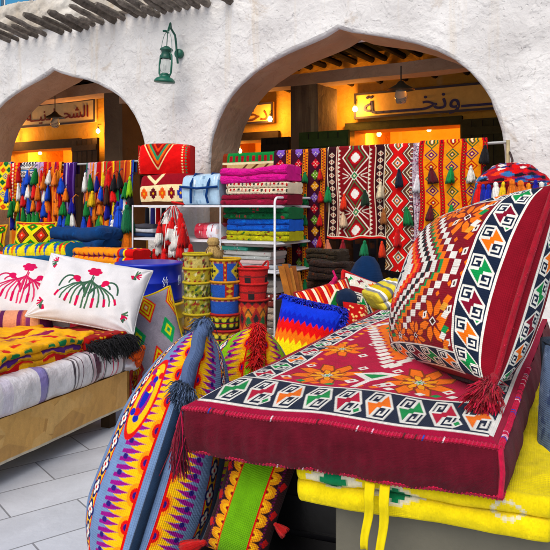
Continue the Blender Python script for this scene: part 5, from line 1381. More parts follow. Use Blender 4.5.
e = pillow('floor_cushion', 'tall slate blue cushion with yellow and purple scalloped bands, leaning against the red mattress', 'cushion', (-.44, 2.80, .49), (-.30, -.2, math.radians(-86)), WB, HB, .47,
           scallop_face(120, 220, '7088ac', '8a1a7a', res=2), scallop_face(120, 220, '7088ac', '8a1a7a', False, res=2), None, seed=16, wr=.014, pinch=.04, puff=.55, warp=.92, sag=.26)
b = MB(); h2 = HB / 2; pts = [(WB / 2 * (1 - .04 * (1 - (2 * k / 30 - 1) ** 2)) + .004, 0, -h2 + HB * k / 30) for k in range(31)]; b.tube(pts, .017, '1a2a40', n=8); b.build('side_strip', M['velvet'], e)
def seam_at(z): return WB / 2 * (1 - .04 * (1 - (z / h2) ** 2)) + .02
b = MB(); b.tube([(seam_at(z), .004 * math.sin(k * 1.1), z) for k, z in enumerate(np.linspace(.27, h2, 13))] + [(WB / 2 - WB * k / 8, 0, h2 * (1 - .04 * (1 - (2 * k / 8 - 1) ** 2)) + .012) for k in range(1, 9)], .027, '56688a', n=10); b.build('top_welt', M['fabric'], e)
b = MB(); fringe(b, [(seam_at(.28) + .02, -.02, .29), (seam_at(.28) + .02, .02, .27)], 700, .055, ['3a4a60', '50627c', '2a3646', '66789a'], (.6, 0, -.35), .55, .0025); b.build('hanging_tassel', M['yarn'], e)
for x in (WB / 2,):
    b = MB(); fringe(b, [(x, -.015, h2 + .015), (x, .015, h2 + .015)], 260, .05, ['3a4a60', '50627c', '2a3646', '66789a'], (.35 if x > 0 else -.2, 0, -.5), .5, .0025); b.build('corner_tassel', M['yarn'], e)

# green cushion with red fringe behind the mattress
e = pillow('floor_cushion', 'lime green cushion with a shaggy red ridge and purple bands', 'cushion', (-.16, 3.5, .41), (-.12, -.30, math.radians(-80)), .58, .88, .5,
           scallop_face(100, 150, '8ab83c', 'a01a6a', False), scallop_face(100, 150, '8ab83c', 'a01a6a', False), None, seed=17, wr=.012, pinch=.04, warp=.9)
b = MB(); fringe(b, [(.295, 0, .22), (.29, 0, .42), (.1, 0, .42), (-.28, 0, .43)], 2600, .055, ['e0201c', 'c8141c', 'f0341c'], (.3, 0, .5), .7, .003); b.build('fringe', M['yarn'], e)
# zigzag bag with blue fringe
cv = Cv(120, 130, '1c3cc8')
def zig(c, y, amp, n, col):
    pts = []
    for i in range(n + 1): pts.append((i * c.w / n, y + (amp if i % 2 else 0)))
    c.poly(pts + [(c.w, -5), (0, -5)], col)
for y, col in ((112, '1a2ab0'), (104, 'd81c1c'), (94, 'e8781c'), (86, 'f0dc1c'), (70, '9ad01c'), (62, 'd81c1c'), (54, 'e8a01c'), (44, 'f0e01c'), (30, '2a9ad0'), (16, 'd81c1c')): zig(cv, y, 5, 24, col)
p = at_y(296, 333, 3.95)
e = pillow('zigzag_cushion', 'blue cushion with yellow and red zigzag bands and a bright blue fringe', 'cushion', (p.x, 3.95, .5), (-.45, .2, -.15), .38, .92, .2, cv, None, None, seed=18, wr=.012)
b = MB(); fringe(b, [(-.19, 0, .45), (0, 0, .445), (.19, 0, .45), (.185, 0, .2)], 2600, .042, ['1a2cc8', '1420a0', '2a48e0'], (.25, -.1, .8), .5, .006); b.build('fringe', M['yarn'], e)

# ================================================================== red mattress
A0 = Vector((-.311, 2.30, 0)); B0 = Vector((.641, 1.935, 0)); E1 = (B0 - A0); LA = E1.length; E1n = E1.normalized(); E2 = Vector((.42, .907, 0)).normalized(); LB = 2.35; MZ, MT = .83, .155
AROT = math.atan2(E1.y, E1.x)
cw, chh = 170, 340
cv = Cv(cw, chh, '94103a', res=2)
FA0, FA1, FB0, FB1 = .15, .85, .155, .9
cv.rect(cw * FA0, chh * FB0, cw * FA1, chh * FB1, 'ac0e42')
hookstrip(cv, cw * .035, chh * .02, cw * .965, chh * FB0 - 2, False, 9, ('green', 'crimson', 'orange'), lw=2)
hookstrip(cv, cw * .035, chh * FB0, cw * FA0 - 2, chh * FB1, True, 11, ('crimson', 'green', 'orange'), lw=2)
hookstrip(cv, cw * FA1 + 2, chh * FB0, cw * .965, chh * FB1, True, 11, ('orange', 'crimson', 'green'), lw=2)
hookstrip(cv, cw * .035, chh * FB1 + 2, cw * .965, chh * .985, False, 9, ('green', 'crimson', 'orange'), lw=2)
cv.rect(cw * .035 - 2, chh * .02, cw * .035, chh * .985, 'white'); cv.rect(cw * .965, chh * .02, cw * .965 + 2, chh * .985, 'white')
cx, cy = cw * .5, chh * .68; rx, ry = cw * .33, chh * .375
for sx in (-1, 1):
    for sy in (-1, 1):
        for i in range(14):
            f = (i + .5) / 14; x, y = cx + sx * rx * (1 - f), cy + sy * ry * f
            cv.poly([(x - 5.6, y - 1), (x - .8, y - 6), (x + 5.6, y + 1), (x + .8, y + 6)], 'white')
for k, c in ((.86, 'orange'), (.72, 'green'), (.66, 'white'), (.56, 'navy'), (.42, 'orange'), (.3, 'crimson'), (.16, 'white')): serrated(cv, cx, cy, rx * k, ry * k, 10 if k > .5 else 6, c)
for a, b_ in ((.30, .235), (.655, .235), (.215, .42), (.79, .42), (.42, .255), (.56, .25)):
    if .4 < a < .6:
        cv.dia(cw * a, chh * (b_ - .05), 5, 5, 'white'); cv.dia(cw * a, chh * (b_ - .05), 2, 2, 'crimson'); continue
    s_ = 1.0 if b_ < .3 else .75
    petals(cv, cw * a, chh * b_, cw * .14 * s_, chh * .08 * s_, 'orange', '7a3a10'); petals(cv, cw * a, chh * b_, cw * .07 * s_, chh * .04 * s_, 'amber', '7a3a10')
    for dx, dy in ((.12, -.035), (-.11, .05), (.1, .06), (-.12, -.05)): cv.dia(cw * (a + dx), chh * (b_ + dy), 4, 4.5, 'white'); cv.dia(cw * (a + dx), chh * (b_ + dy), 1.8, 2, 'crimson')
for a in np.arange(.19, .84, .055):                        # small leaf row along the near border
    cv.poly([(cw * a - 3, chh * .172), (cw * a + 1, chh * .165), (cw * a + 4, chh * .176), (cw * a, chh * .183)], R.choice(['orange', 'white', 'green', 'orange']))
for b_ in np.arange(.3, .88, .035):
    for a in (.185, .815): cv.poly([(cw * a - 3, chh * b_), (cw * a + 1, chh * b_ - 3), (cw * a + 3, chh * b_ + 1), (cw * a - 1, chh * b_ + 4)], R.choice(['orange', 'white', 'amber']))
x, y = cw * .475, chh * .225
cv.poly([(x - 15, y + 12), (x + 1, y - 6), (x + 16, y + 14), (x + 2, y + 17)], 'white'); cv.poly([(x - 8, y + 11), (x + 1, y + 1), (x + 9, y + 12)], 'green'); cv.line([(x + 1, y), (x - 3, y - 20)], 4, 'white')
mt = thing('floor_mattress', 'large red mattress with a hooked black and white border and orange flowers', 'mattress', A0, (0, 0, 0))
P = np.zeros((cv.gh + 1, cv.gw + 1, 3)); a = np.linspace(0, 1, cv.gw + 1)[None, :, None]; b_ = np.linspace(0, 1, cv.gh + 1)[:, None, None]
P[:] = a * np.array(E1) + b_ * np.array(E2 * LB)
aa, bb = np.broadcast_arrays(a[..., 0], b_[..., 0])
edge = np.clip(np.minimum(np.minimum(aa, 1 - aa) * LA, np.minimum(bb, 1 - bb) * LB) / .05, 0, 1)
P[..., 2] = MZ - .02 * (1 - edge) ** 2 + .012 * np.sin(math.pi * aa) * np.sin(math.pi * bb) + .006 * smooth_noise(P, 101, 4) * edge
def mz(x, y): return .006 * np.sin(5.3 * x + 3.1 * y) + .004 * np.sin(12.1 * x - 7.3 * y + 1)
P[..., 2] += mz(P[..., 0], P[..., 1])
b = MB(); b.grid(P, cv.out(), (LA, LB)); b.build('woven_top', M['fabric'], mt)
def sidewall(p, q, seed):
    n, k = 80, 14; P = np.zeros((k + 1, n + 1, 3)); d = (q - p); nrm = Vector((d.y, -d.x, 0)).normalized()
    for i in range(k + 1):
        f = i / k
        for j in range(n + 1):
            te = min(1, min(j, n - j) / 3) ** .5
            v = p + d * (j / n) + nrm * te * (.026 * math.sin(math.pi * f) ** .7 + .004 * math.sin(j * 1.7) * math.sin(math.pi * f) + .003 * math.sin(j * .63 + 1)); P[i, j] = (v.x, v.y, MZ - .02 - (MT - .008) * (1 - f))
    P[..., 2] += (-.006 * np.sin(np.linspace(0, math.pi, n + 1)))[None] * (1 - np.linspace(0, 1, k + 1))[:, None]
    nz = smooth_noise(P, seed, 7) * .006 * np.clip(np.minimum(np.arange(n + 1), n - np.arange(n + 1)) / 4, 0, 1)[None]; P[..., 0] += nrm.x * nz; P[..., 1] += nrm.y * nz
    P[..., 2] += mz(P[..., 0], P[..., 1])
    return P
Z0 = Vector((0, 0, 0)); pB, pC, pD = E1, E1 + E2 * LB, E2 * LB
for p, q, s_ in ((Z0, pB, 1), (pB, pC, 2), (pC, pD, 3), (pD, Z0, 4)):
    b = MB(); b.grid(sidewall(p, q, s_), kc('560420'), ((q - p).length, MT)); b.build('velvet_side', M['velvet'], mt)
b = MB(); zb = MZ - MT - .006; b.raw([tuple(v + Vector((0, 0, zb))) for v in (Z0, pB, pC, pD)], [(3, 2, 1, 0)], kc('700a30')); b.build('underside', M['velvet'], mt)
def stitched(pts, r, name):
    """piping with coloured overstitching"""
    b = MB(); raw = [Vector(p) for p in pts]; pts = []
    for p, q in zip(raw[:-1], raw[1:]):
        k = max(1, int((q - p).length / .035)); pts += [p.lerp(q, i / k) for i in range(k)]
    pts.append(raw[-1])
    for p in pts: p.z += float(mz(p.x, p.y)) + R.uniform(-.0012, .0012); p.x += R.uniform(-.0012, .0012)
    b.tube(pts, r, 'b01440', n=8, cap=False)
    for p, q in zip(pts[:-1], pts[1:]):
        L = (q - p).length; n = int(L / .011); d = (q - p).normalized()
        for i in range(n):
            c = p + d * (i + .5) * L / n; u = Vector((0, 0, 1)); w_ = d.cross(u).normalized()
            col = 'c81850' if R.random() < .86 else R.choice(['e8a8c0', '3a4ab0', 'f0d0d8', '5a0a20'])
            ring = [c + d * (.004 * math.sin(t)) + (w_ * math.cos(t) + u * math.sin(t)) * (r * 1.12) for t in np.linspace(0, 6.28, 7)]
            b.tube(ring, .0028, col, n=3, cap=False)
    return b.build(name, M['yarn'], mt)
ztp = MZ - .02
stitched([Z0 + Vector((0, 0, ztp)), pB + Vector((0, 0, ztp)), pB + E2 * 1.0 + Vector((0, 0, ztp))], .008, 'piping')
stitched([E2 * .3 + Vector((0, 0, zb + .004)), Z0 + Vector((0, 0, zb + .004)), E1 * .5 + Vector((0, 0, zb - .004)), pB + Vector((0, 0, zb + .004)), pB + E2 * .9 + Vector((0, 0, zb + .004))], .009, 'piping')
b = MB(); q = [E2 * .0 + Vector((0, 0, ztp)), E2 * LB + Vector((0, 0, ztp)), pC + Vector((0, 0, ztp))]; b.tube(q, .008, '9a1038', n=7); b.build('piping', M['yarn'], mt)
b = MB(); b.tube([pB + Vector((0, 0, zb)), pB + Vector((.004, -.006, (zb + ztp) / 2)), pB + Vector((0, 0, ztp))], .009, 'c01848', n=8); b.build('corner_cord', M['yarn'], mt)
b = MB(); fringe(b, [(-.006, -.008, ztp), (-.006, -.01, ztp - .05)], 260, .13, ['8a0e34', 'b01c48', '6a0a28', '2a1420'], (-.04, -.06, -1), .06, .0025); b.build('corner_tassel', M['yarn'], mt)

# yellow folded mattress below, the box it lies on
def fr(s, d, z): return A0 + E1n * s + Vector((-E1n.y, E1n.x, 0)) * d + Vector((0, 0, z))
cv = Cv(170, 106, 'e6d214', res=2)
def stepm(c, x, y, s):
    for k, (wd, h) in enumerate(((16, 1.4), (12, 3), (8, 4.6), (4, 6))): c.rect(x - wd * s, y - h * s * 1.2, x + wd * s, y + h * s * 1.2, 'd8d4bc')
    for k, (wd, h) in enumerate(((8, 1.6), (5, 3.6), (2, 5))): c.rect(x - wd * s, y - h * s * 1.2, x + wd * s, y + h * s * 1.2, '0c7a50')
for x, y in ((16, 12), (40, 25), (36, 9), (124, 24), (112, 8), (152, 12)): stepm(cv, x, y, .6)
for x, y in ((84, 27), (70, 10)):
    for k in range(14): cv.ell(x + 4.4 * math.cos(k * .45), y + 3.6 * math.sin(k * .45), .8, .7, 'd8d4bc')
o = slab(.82, 1.5, .13, 2, cv, seed=111, nx=340, top=60, k=34, wob=.01, taper=.8, bulge=1.1).build('yellow_mattress', None, loc=fr(.775, .80, .542), rot=(0, 0, AROT))
o.data.materials.append(M['fabric']); tag(o, 'bright yellow folded mattress with green and white stepped motifs under the red one', 'mattress')
for s_, L in ((.64, .2), (.685, .25)):
    p = fr(s_, .028, .665); b = MB(); k = 14; P = np.zeros((k + 1, 5, 3))
    for i in range(k + 1):
        f = i / k
        for j in range(5): P[i, j] = ((j - 2) * .008 * (1 - .25 * f) + .008 * math.sin(f * 5), -.055 * min(1, f * 5) - .004 * math.cos(j * 1.4) - .004 * math.sin(f * 9), .0 - L * f)
    b.grid(P, kc('e6d214')); o = b.build('cloth_tie', M['fabric'], loc=p, rot=(0, 0, AROT)); so = o.modifiers.new('thickness', 'SOLIDIFY'); so.thickness = .004
    tag(o, ['shorter yellow cloth tie hanging down from the mattresses', 'longer yellow cloth tie hanging down from the mattresses'][L > .22], 'tie', 'yellow ties of the mattress')
e = thing('support_box', 'plain olive grey box carrying the yellow and red mattresses', 'box', fr(.505, .1, 0), (0, 0, AROT))
b = MB(); b.box((0, 0, 0), (.78, 1.4, .54), '5d5a4e'); o = b.build('box_body', M['paint'], e, smooth=False); bv = o.modifiers.new('bevel', 'BEVEL'); bv.width = .006; bv.segments = 2
b = MB(); b.box((.02, -.004, .02), (.76, -.0005, .03), '55534a'); b.build('seam_line', M['paint'], e, smooth=False)
e = thing('black_crate', 'black plastic crate beside the olive grey box, in the shade of the mattress', 'crate', fr(.03, .40, 0), (0, 0, AROT))  # black body put in for the dark void under the mattress overhang
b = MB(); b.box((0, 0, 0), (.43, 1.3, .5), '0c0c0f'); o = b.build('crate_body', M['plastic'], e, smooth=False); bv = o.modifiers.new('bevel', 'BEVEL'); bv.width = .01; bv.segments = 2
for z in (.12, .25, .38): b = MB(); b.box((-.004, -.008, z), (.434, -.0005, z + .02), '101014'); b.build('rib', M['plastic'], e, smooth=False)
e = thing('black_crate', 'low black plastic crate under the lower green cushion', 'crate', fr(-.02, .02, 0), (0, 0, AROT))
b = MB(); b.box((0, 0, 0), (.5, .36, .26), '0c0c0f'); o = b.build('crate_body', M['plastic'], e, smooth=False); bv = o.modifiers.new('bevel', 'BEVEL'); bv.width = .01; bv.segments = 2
# lower green cushion between the blue one and the black block
cv = Cv(90, 150, '6aa024')
for x0, s_ in ((28, -1), (62, 1)):
    cv.rect(min(x0, x0 + s_ * 30), 0, max(x0, x0 + s_ * 30), 150, '2a1014'); cv.rect(x0 - 1, 0, x0 + 1.2, 150, 'c8281c')
    for y in range(0, 156, 17): cv.ell(x0, y, 15, 8.4, 'd8901c'); cv.ell(x0, y, 9, 4.6, 'e8b02c'); cv.ell(x0, y, 4, 2.4, '7a1c1c')
    cv.rect(28.5, 0, 61.5, 150, '6aa024'); cv.rect(x0 - 1, 0, x0 + 1.2, 150, 'c8281c')
    for y in range(8, 156, 34): cv.dia(x0 + s_ * 20, y, 7, 6, 'b81c1c')
    for y in range(0, 156, 4): cv.ell(x0 + s_ * 15, y, 2.2, 1.3, '5a1440')
e = pillow('floor_cushion', 'green cushion with orange and dark scalloped stripes below the overhang of the red mattress', 'cushion', (-.09, 2.42, .445), (-.12, .30, -.25), .24, .42, .17, cv, None, None, seed=19, wr=.008, pinch=.06)
tassel(e, (-.10, -.03, -.18), .09, .03, 'b01018', rot=(0, .9, 0)); tassel(e, (.11, -.04, -.02), .05, .02, 'b01018', rot=(0, -1.2, 0))

# ================================================================== big red cushion on the mattress
cw, chh = 280, 250
def cushion_face(flip=False, s0=.80, s1=.925):
    c = Cv(cw, chh, '7c0a26', res=2)
    def q(x): return x if not flip else cw - x
    sadu = c
    fx1 = cw * .66
    # nested diamond in the middle of the face, only half of it before the border
    cx, cy = q(cw * .36), chh * .50; rx, ry = cw * .41, chh * .44
    def ring(k, n, col, s=1.0):
        for sx in (-1, 1):
            for sy in (-1, 1):
                for i in range(n):
                    f = (i + .5) / n; x, y = cx + sx * rx * k * (1 - f), cy + sy * ry * k * f
                    c.rect(x - 4.6 * s, y - 4 * s, x + 4.6 * s, y + 4 * s, col)
    ring(.98, 13, 'white')
    serrated(c, cx, cy, rx * .84, ry * .84, 11, 'orange'); serrated(c, cx, cy, rx * .77, ry * .77, 11, 'green'); serrated(c, cx, cy, rx * .73, ry * .73, 11, '7c0a26')
    ring(.68, 12, 'white', .9); ring(.60, 10, '141a20', .8); ring(.53, 9, 'white', .9); ring(.45, 8, '7c0a26', .8)
    serrated(c, cx, cy, rx * .42, ry * .42, 8, 'scarlet'); ring(.36, 7, 'orange', .7)
    serrated(c, cx, cy, rx * .26, ry * .3, 5, 'white'); c.rect(cx - 2, cy - ry * .2, cx + 2, cy + ry * .2, 'navy'); c.dia(cx, cy + 10, 7, 8, 'navy'); c.dia(cx, cy - 10, 7, 8, 'navy'); c.rect(cx - 9, cy - 1.4, cx + 9, cy + 1.4, 'navy')
    for x, y in ((.69, .745), (.69, .255), (.57, .825), (.57, .175), (.44, .83), (.44, .17)):
        s_ = 1.15 if x > .6 else .8
        petals(c, q(cw * x), chh * y, cw * .085 * s_, chh * .095 * s_, 'orange', '6a2a10', 8, '3a1a10')
    for x, y in ((.77, .83), (.77, .68), (.77, .32), (.77, .17), (.64, .72), (.64, .28), (.765, .57), (.765, .43)):
        c.poly([(q(cw * x) - 3, chh * y - 5), (q(cw * x) + 3, chh * y - 3), (q(cw * x) + 3, chh * y + 5), (q(cw * x) - 3, chh * y + 3)], 'white'); c.rect(q(cw * x) - 1, chh * y - 2, q(cw * x) + 1, chh * y + 2, '3a0a14')
    for k in range(9):                                     # slanted leaves along the border and between the chains
        for sy in (-1, 1):
            x, y = q(cw * (.755 - .012 * (k % 2))), chh * (.5 + sy * (.14 + .033 * k))
            c.poly([(x - 6, y - 3), (x + 1, y - 5), (x + 6, y + 3), (x - 1, y + 5)], ['orange', 'e0a050', 'white'][k % 3] if k != 4 else 'green')
    for f in np.arange(.05, .95, .1):
        for sx in (-1, 1):
            for sy in (-1, 1):
                x, y = cx + sx * rx * 1.1 * (1 - f), cy + sy * ry * 1.1 * f
                if abs(y - cy) < chh * .35: c.dia(x, y, 3, 3.4, 'orange')
    c.rect(q(cw * .79), 0, q(1.0 * cw), chh, '7c0a26'); c.rect(0, 0, cw, chh * .03, '7c0a26')
    a, b_ = sorted((q(cw * s0), q(cw * s1)))
    hookstrip(c, min(q(0), q(cw * .80)), chh * .865, max(q(0), q(cw * .80)), chh * .965, False, 7, ('orange', 'maroon', 'green'), lw=2)
    hookstrip(c, min(q(0), q(cw * .80)), chh * .035, max(q(0), q(cw * .80)), chh * .125, False, 7, ('orange', 'maroon', 'green'), lw=2)
    hookstrip(c, a, chh * .035, b_, chh * .965, True, 7, ('green', 'orange', 'maroon'), lw=3, flip=flip)
    return c
WC, HC = .98, .765
CR = (-.40, -.16, math.radians(-81))
e = pillow('kilim_cushion', 'big dark red cushion with diamonds and a hooked border, standing on the red mattress', 'cushion', (.80, 2.86, 1.148), CR, WC, HC, .46, cushion_face(), cushion_face(False, .865, .965), None, seed=23, wr=.012, pinch=.05, puff=.5, warp=.75)
b = MB(); pts = [(WC / 2 * (1 - .035 * (1 - (2 * k / 30 - 1) ** 2)), 0, -HC / 2 + HC * k / 30) for k in range(31)]
fringe(b, pts, 1500, .012, ['c01c40', 'a81434', 'e0486a', '7c0a26'], (1, 0, 0), .7, .0022); b.tube(pts, .012, '9a1030', n=8); b.build('seam_fringe', M['yarn'], e)
b = MB(); pts2 = [(-WC / 2 + WC * k / 30, 0, HC / 2 * (1 - .035 * (1 - (2 * k / 30 - 1) ** 2))) for k in range(31)]; b.tube(pts2, .009, 'd8c8a8', n=7); b.build('piping', M['yarn'], e); b = MB()
pts3 = [(-WC / 2 + WC * k / 30, 0, -HC / 2 * (1 - .035 * (1 - (2 * k / 30 - 1) ** 2))) for k in range(31)]; b.tube(pts3, .009, '2a0a14', n=7); b.build('piping', M['yarn'], e)
b = MB(); b.tube([(WC / 2 - .05, .0, -HC / 2 + .06), (WC / 2 + .02, -.01, -HC / 2 + .03), (WC / 2 + .03, -.02, -HC / 2 - .01), (WC / 2 + .035, -.03, -HC / 2 - .03)], .013, '9a1030', n=8); b.build('corner_cord', M['yarn'], e)
b = MB(); fringe(b, [(WC / 2 + .03, -.02, -HC / 2 + .0), (WC / 2 + .04, -.03, -HC / 2 - .02)], 700, .095, ['b01434', '8a0e28', 'c82a48'], (.6, -.5, -.15), .3, .0025); b.build('corner_tassel', M['yarn'], e)

# slate fringed cushion at the edge of the frame
pillow('floor_cushion', 'slate blue shaggy cushion standing to the side of the red mattress', 'cushion', (1.12, 2.3, .5), (0, .0, math.radians(-62)), .5, 1.0, .34, quiltcv('5a6c88', ['4a5a78', '70829e', '39486a'], 400, 90, 110), None, None, seed=25, piping='2a3648', pipr=.02)

# ================================================================== things between the mattress and the arch
tb2 = MB(); tb2.box((-.5, -.3, 0), (.55, .3, .56), '3a2a1c'); tag(tb2.build('low_bench', M['wood'], loc=(.62, 5.05, 0), rot=(0, 0, WROT), smooth=False), 'low dark bench carrying the small cushions behind the mattress', 'bench')
cv = Cv(90, 80, '8a1424'); hookstrip(cv, 4, 52, 86, 74, False, 5, ('green', 'maroon', 'orange'), 'd8d0bc'); hookstrip(cv, 4, 10, 86, 40, False, 4, ('crimson', 'green', 'orange'), 'navy')
p = at_y(366, 302, 4.85)
pillow('kilim_cushion', 'small kilim cushion with a red rim and hooked white motifs, behind the mattress', 'cushion', p, (-.6, .35, .1), .42, .36, .16, cv, None, 'small cushions behind the mattress', seed=31, piping='c81c24', pipr=.014)
cv = Cv(90, 80, 'b81828')
for x in range(0, 90, 14): cv.rect(x, 0, x + 4, 80, 'e8dcc0'); cv.rect(x + 6, 0, x + 8, 80, 'e07030')
cv.dia(60, 34, 24, 26, 'e8dcc0'); cv.dia(60, 34, 20, 22, '14602c'); flower4(cv, 60, 34, 8, 'c81c24', 'f0e0c0')
p = at_y(330, 308, 4.55)
pillow('kilim_cushion', 'small red and cream striped cushion with a green flower lozenge', 'cushion', p, (-.65, -.25, .2), .38, .36, .15, cv, None, 'small cushions behind the mattress', seed=32, piping='8a1424', pipr=.01)
cv = Cv(60, 60, 'b01420')
for i in range(26): flower4(cv, R.uniform(2, 58), R.uniform(2, 58), 3, 'e8b86a', 'f0e0d0')
p = at_y(357, 316, 4.35)
pillow('red_pouch', 'small bright red pouch with yellow flowers lying before the kilim cushion', 'pouch', p, (-.8, .2, .3), .17, .2, .09, cv, None, None, seed=33)
p = at_y(346, 300, 4.5); b = MB(); b.lathe([(.001, .07), (.05, .06), (.075, .02), (.06, -.03), (.001, -.06)], kc('14243e'), n=20, star=.05); o = b.build('cloth_knot', M['velvet'], loc=p, rot=(.5, .4, 0)); tag(o, 'dark navy knotted cloth between the small cushions', 'cloth')
p = at_y(336, 281, 4.6); e = thing('pink_tassel', 'magenta pink tassel standing up from the striped cushion', 'tassel', p); tassel(e, (0, 0, .03), .2, .045, 'd01a6a', rot=(.2, .35, 0))
b = MB(); b.tube([(0, 0, .02), (-.02, .01, .07)], .008, 'd01a6a', n=6); b.build('cord', M['yarn'], e)
p = at_y(366, 276, 5.3); b = MB(); b.lathe([(.001, .16), (.05, .15), (.09, .1), (.13, .0), (.15, -.14), (.13, -.2), (.001, -.2)], kc('0c2a4c'), n=30, star=.03); o = b.build('cloth_sack', M['fabric'], loc=p, rot=(0, .1, 0)); tag(o, 'dark blue cloth sack in the shade under the red kilim', 'sack')
cv = Cv(60, 30, 'd8c85c'); cv.stripes([(2, 'd8c85c'), (1, '8a8a8a'), (1, 'f0f0e8'), (2, 'd0b83c'), (1, '6a6a70')] * 2)
p = at_y(390, 292, 4.7)
o = slab(.24, .2, .12, 2, cv, seed=35, wob=.02, taper=.5).build('folded_scarf', M['fabric'], loc=(p.x, p.y, p.z - .06), rot=(0, -.5, .3)); tag(o, 'yellow and grey striped scarf heaped beside the big red cushion', 'scarf')
# dark goods in the shade behind the rugs
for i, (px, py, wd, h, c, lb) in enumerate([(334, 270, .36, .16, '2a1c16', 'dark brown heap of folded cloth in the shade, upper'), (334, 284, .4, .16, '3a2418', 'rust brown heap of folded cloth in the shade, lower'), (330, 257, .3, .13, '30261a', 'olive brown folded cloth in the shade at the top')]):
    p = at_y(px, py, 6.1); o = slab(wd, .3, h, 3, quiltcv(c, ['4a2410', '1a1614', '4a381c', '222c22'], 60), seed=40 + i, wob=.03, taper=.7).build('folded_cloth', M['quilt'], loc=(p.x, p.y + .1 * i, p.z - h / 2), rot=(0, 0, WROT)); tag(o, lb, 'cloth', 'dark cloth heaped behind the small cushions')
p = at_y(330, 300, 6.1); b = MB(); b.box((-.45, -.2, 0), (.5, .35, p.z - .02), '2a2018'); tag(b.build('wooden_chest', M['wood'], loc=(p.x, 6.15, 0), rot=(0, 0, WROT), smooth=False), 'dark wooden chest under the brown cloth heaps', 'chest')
# wooden slats leaning behind the baskets
for i, (x0, y0, x1, y1) in enumerate([(281, 266, 293, 318), (285, 264, 296, 320), (289, 268, 300, 322), (293, 266, 302, 322), (297, 272, 306, 324), (323, 297, 318, 322), (329, 296, 322, 322)]):
    p, q = at_y(x0, y0, 4.75 + .03 * i), at_y(x1, y1, 4.5 + .03 * i); d = q - p
    q = p + d * (p.z / (p.z - q.z)) if i < 5 else p + d * 1.6
    b = MB(); wv = Vector((1, .2, 0)).normalized() * (.022 if i < 5 else .01); tv = Vector((0, .012, 0)); L0, L1 = p, q
    b.raw([tuple(v) for v in (L0 - wv - tv, L0 + wv - tv, L1 + wv - tv, L1 - wv - tv, L0 - wv + tv, L0 + wv + tv, L1 + wv + tv, L1 - wv + tv)], [(3, 2, 1, 0), (4, 5, 6, 7), (0, 1, 5, 4), (1, 2, 6, 5), (2, 3, 7, 6), (3, 0, 4, 7)], kc(['a86a34', '9a5c2c', 'b87a40', '8a5028', 'a06430', 'b0703a', '9a6030'][i]))
    o = b.build('wooden_stick', M['wood'], smooth=False); tag(o, ['first brown stick of the leaning bundle, next to the shelf frame', 'second stick of the leaning bundle', 'pale middle stick of the leaning bundle', 'darkest stick of the leaning bundle', 'last and shortest stick of the leaning bundle', 'thin short stick beside the zigzag cushion', 'thin short stick beside the striped cushion'][i], 'stick', 'brown wooden sticks behind the baskets')

# ================================================================== pompom bag by the right side of the big arch
t, z = wt(512, 166, -.3)
e = thing('pompom_bag', 'patterned woven bag ringed with blue, white and orange pompom tassels by the wall', 'bag', W(t, -.3, z - .16), (0, 0, WROT))
cv = Cv(90, 50, '9a2430')
for i in range(240): x, y = R.uniform(0, 90), R.uniform(0, 50); cv.poly([(x, y), (x + 4, y + 3), (x + 6, y), (x + 2, y - 3)], R.choice(['1c2a6a', 'e8e0d8', 'd8481c', 'c81c2c', '3a6aa0', '141420']))
b = MB(); prof = [(.30, .0), (.31, .03), (.27, .08), (.2, .13), (.16, .165), (.10, .185), (.001, .19)]
pr2 = []
for (r0, z0), (r1, z1) in zip(prof[:-1], prof[1:]):
    for k in range(7): pr2.append((r0 + (r1 - r0) * k / 7, z0 + (z1 - z0) * k / 7))
pr2.append(prof[-1]); MX = Matrix.Diagonal((1, .5, 1, 1))
cc = cv.out(); cc = cc[(np.arange(len(pr2) - 1) * 50 // len(pr2))]
b.lathe(pr2, cc, n=90, M=MX); b.lathe([(.001, -.22), (.24, -.2), (.3, 0)], '7a1c28', n=48, M=MX); b.build('bag_body', M['fabric'], e)
b = MB(); b.tube([(0, 0, .18), (0, .02, .21), (-.03, .1, .26), (-.05, .14, .29)], .01, '3a2a2a', n=6); b.build('hanging_loop', M['yarn'], e)
for i, c in enumerate(['e8801c', '2a6a9a', 'd81c2c', '1a2aa0', '1a2aa0', Wt, Ye, Or, Or, 'e8941c', Nv, Wt, '2a5a8a', Rd]):
    a = math.pi * (1.02 + .96 * i / 13); tassel(e, (.29 * math.cos(a), .15 * math.sin(a) - .02, R.uniform(.0, .04)), .2 + .05 * (c == Or), .055 + .03 * (c == Or), c)

# ================================================================== green hurricane lantern on its bracket
t, z = wt(180, 54, 0)
e = thing('wall_lantern', 'green hurricane lantern hanging from a curved bracket on the white wall', 'lantern', W(t, 0, z), (0, 0, WROT))
g1, g2 = '0f5a48', '0c4a3c'
RX = Matrix.Rotation(math.pi / 2, 4, 'X')
b = MB(); b.lathe([(.001, .05), (.045, .05), (.055, .035), (.055, .0), (.05, -.01)], kc(g1), n=20, M=RX); b.build('wall_plate', M['metal'], e)
s2 = []
tx, tz = wt(166, 31, -.34); dx, dz = tx - t, tz - z
s2 = [(0, -.04, -.12), (0, -.06, 0), (0, -.07, .1), (.0, -.09, .2), (-.02, -.14, .27), (dx * .3, -.2, .31), (dx * .65, -.28, dz * .98), (dx, -.34, dz), (dx - .03, -.36, dz + .0)]
b = MB(); b.tube(s2, .013, g2, n=9); b.build('bracket_arm', M['metal'], e)
LT = Matrix.Translation((dx * .86 - .02, -.33, dz - .575)) @ Matrix.Rotation(.08, 4, 'Y') @ Matrix.Scale(.88, 4)
b = MB(); b.lathe([(.001, 0), (.13, 0), (.135, .012), (.13, .03), (.105, .055), (.06, .075), (.055, .1), (.06, .105), (.04, .12), (.001, .125)], kc(g1), n=28, M=LT); b.build('oil_tank', M['metal'], e)
b = MB(); b.lathe([(.04, .12), (.062, .15), (.07, .2), (.062, .26), (.04, .31)], kc('white'), n=22, M=LT); b.build('glass_globe', M['glass'], e)
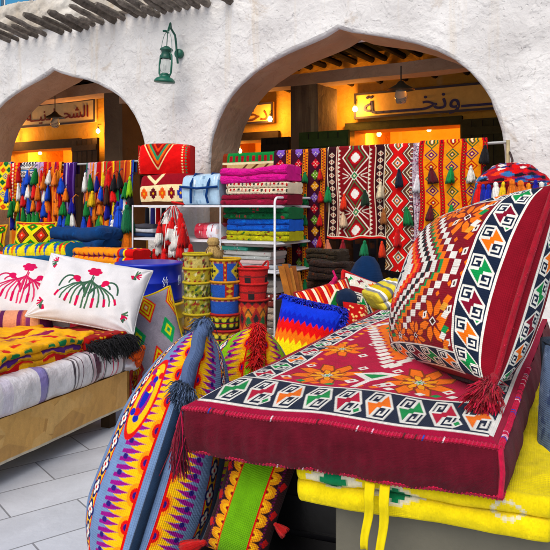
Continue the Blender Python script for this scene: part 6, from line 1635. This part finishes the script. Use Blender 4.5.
b = MB(); b.lathe([(.075, .3), (.08, .305), (.06, .34), (.062, .4), (.085, .41), (.08, .43), (.05, .445), (.03, .46), (.001, .465)], kc(g2), n=24, M=LT); b.build('chimney_cap', M['metal'], e)
for s_ in (-1, 1):
    b = MB(); b.tube([LT @ Vector(v) for v in ((s_ * .06, 0, .06), (s_ * .095, 0, .12), (s_ * .1, 0, .24), (s_ * .09, 0, .34), (s_ * .06, 0, .38))], .011, g1, n=8); b.build('side_tube', M['metal'], e)
b = MB(); b.tube([LT @ Vector(v) for v in [(.09 * math.cos(a), 0, .38 + .27 * math.sin(a)) for a in np.linspace(0, math.pi, 13)]], .004, '8a9a94', n=5); b.build('bail_handle', M['steel'], e)
b = MB(); b.tube([LT @ Vector((0, 0, .45)), LT @ Vector((0, 0, .66))], .005, g2, n=5); b.build('hook', M['metal'], e)

# dark cloths added to hide the bright wall deeper in the big arch
t0, _ = wt(300, 250, .95); t1, _ = wt(420, 250, .95)
b = MB(); b.tube([(-.9, 0, 0), (.9, 0, 0)], .014, '4a4a48', n=8)
for x in (-.88, .88): b.tube([(x, 0, 0), (x, 0, -1.55)], .014, '4a4a48', n=8)
tag(b.build('clothes_rail', M['metal'], loc=W((t0 + t1) / 2, .95, 1.55), rot=(0, 0, WROT)), 'dark metal rail inside the big arch, carrying dim brown drapes', 'rail')
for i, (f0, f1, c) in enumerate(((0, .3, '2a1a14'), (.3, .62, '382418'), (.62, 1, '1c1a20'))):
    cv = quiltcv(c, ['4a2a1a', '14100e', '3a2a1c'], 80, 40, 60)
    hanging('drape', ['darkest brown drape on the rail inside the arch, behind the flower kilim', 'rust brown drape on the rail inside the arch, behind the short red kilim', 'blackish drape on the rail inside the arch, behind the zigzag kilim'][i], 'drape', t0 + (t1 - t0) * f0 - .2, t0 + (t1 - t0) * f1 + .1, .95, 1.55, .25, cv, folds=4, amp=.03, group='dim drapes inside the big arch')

# more pompom garlands, so the pole is as crowded as in the photograph
NAMES = {Wt: 'white', Rd: 'red', Gn: 'green', Bl: 'blue', Or: 'orange', Ye: 'yellow', Bk: 'black', Nv: 'navy'}
for px, yt, seq in [(9, 172, [Rd, Bl, Gn]), (29, 168, [Bl, Wt, Bl, Gn, Ye, Rd]), (39, 168, [Rd, Or, Rd, Gn, Wt]), (49, 168, [Wt, Bl, Or, Rd, Rd, Gn]), (58, 170, [Or, Rd, Or, Bl, Rd]), (64, 186, [Or, Gn, Bl, Bl]), (73, 196, [Nv, Wt, Bl]),
                    (90, 172, [Gn, Or, Bl, Rd, Or, Wt]), (100, 186, [Or, Or, Gn, Bl, Wt]), (104, 170, [Ye, Bl, Or, Ye, Nv, Or]), (113, 172, [Bk, Rd, Ye, Bl, Or]), (116, 190, [Nv, Gn, Or, Rd, Rd]), (127, 180, [Gn, Wt, Bl, Or, Rd])]:
    garland(px, yt, seq, 'garland of tassels, from the top ' + ', '.join(NAMES[c] for c in seq), d=PD - .05 - R.uniform(0, .08), sp=13.5, L=.19, r=.046)
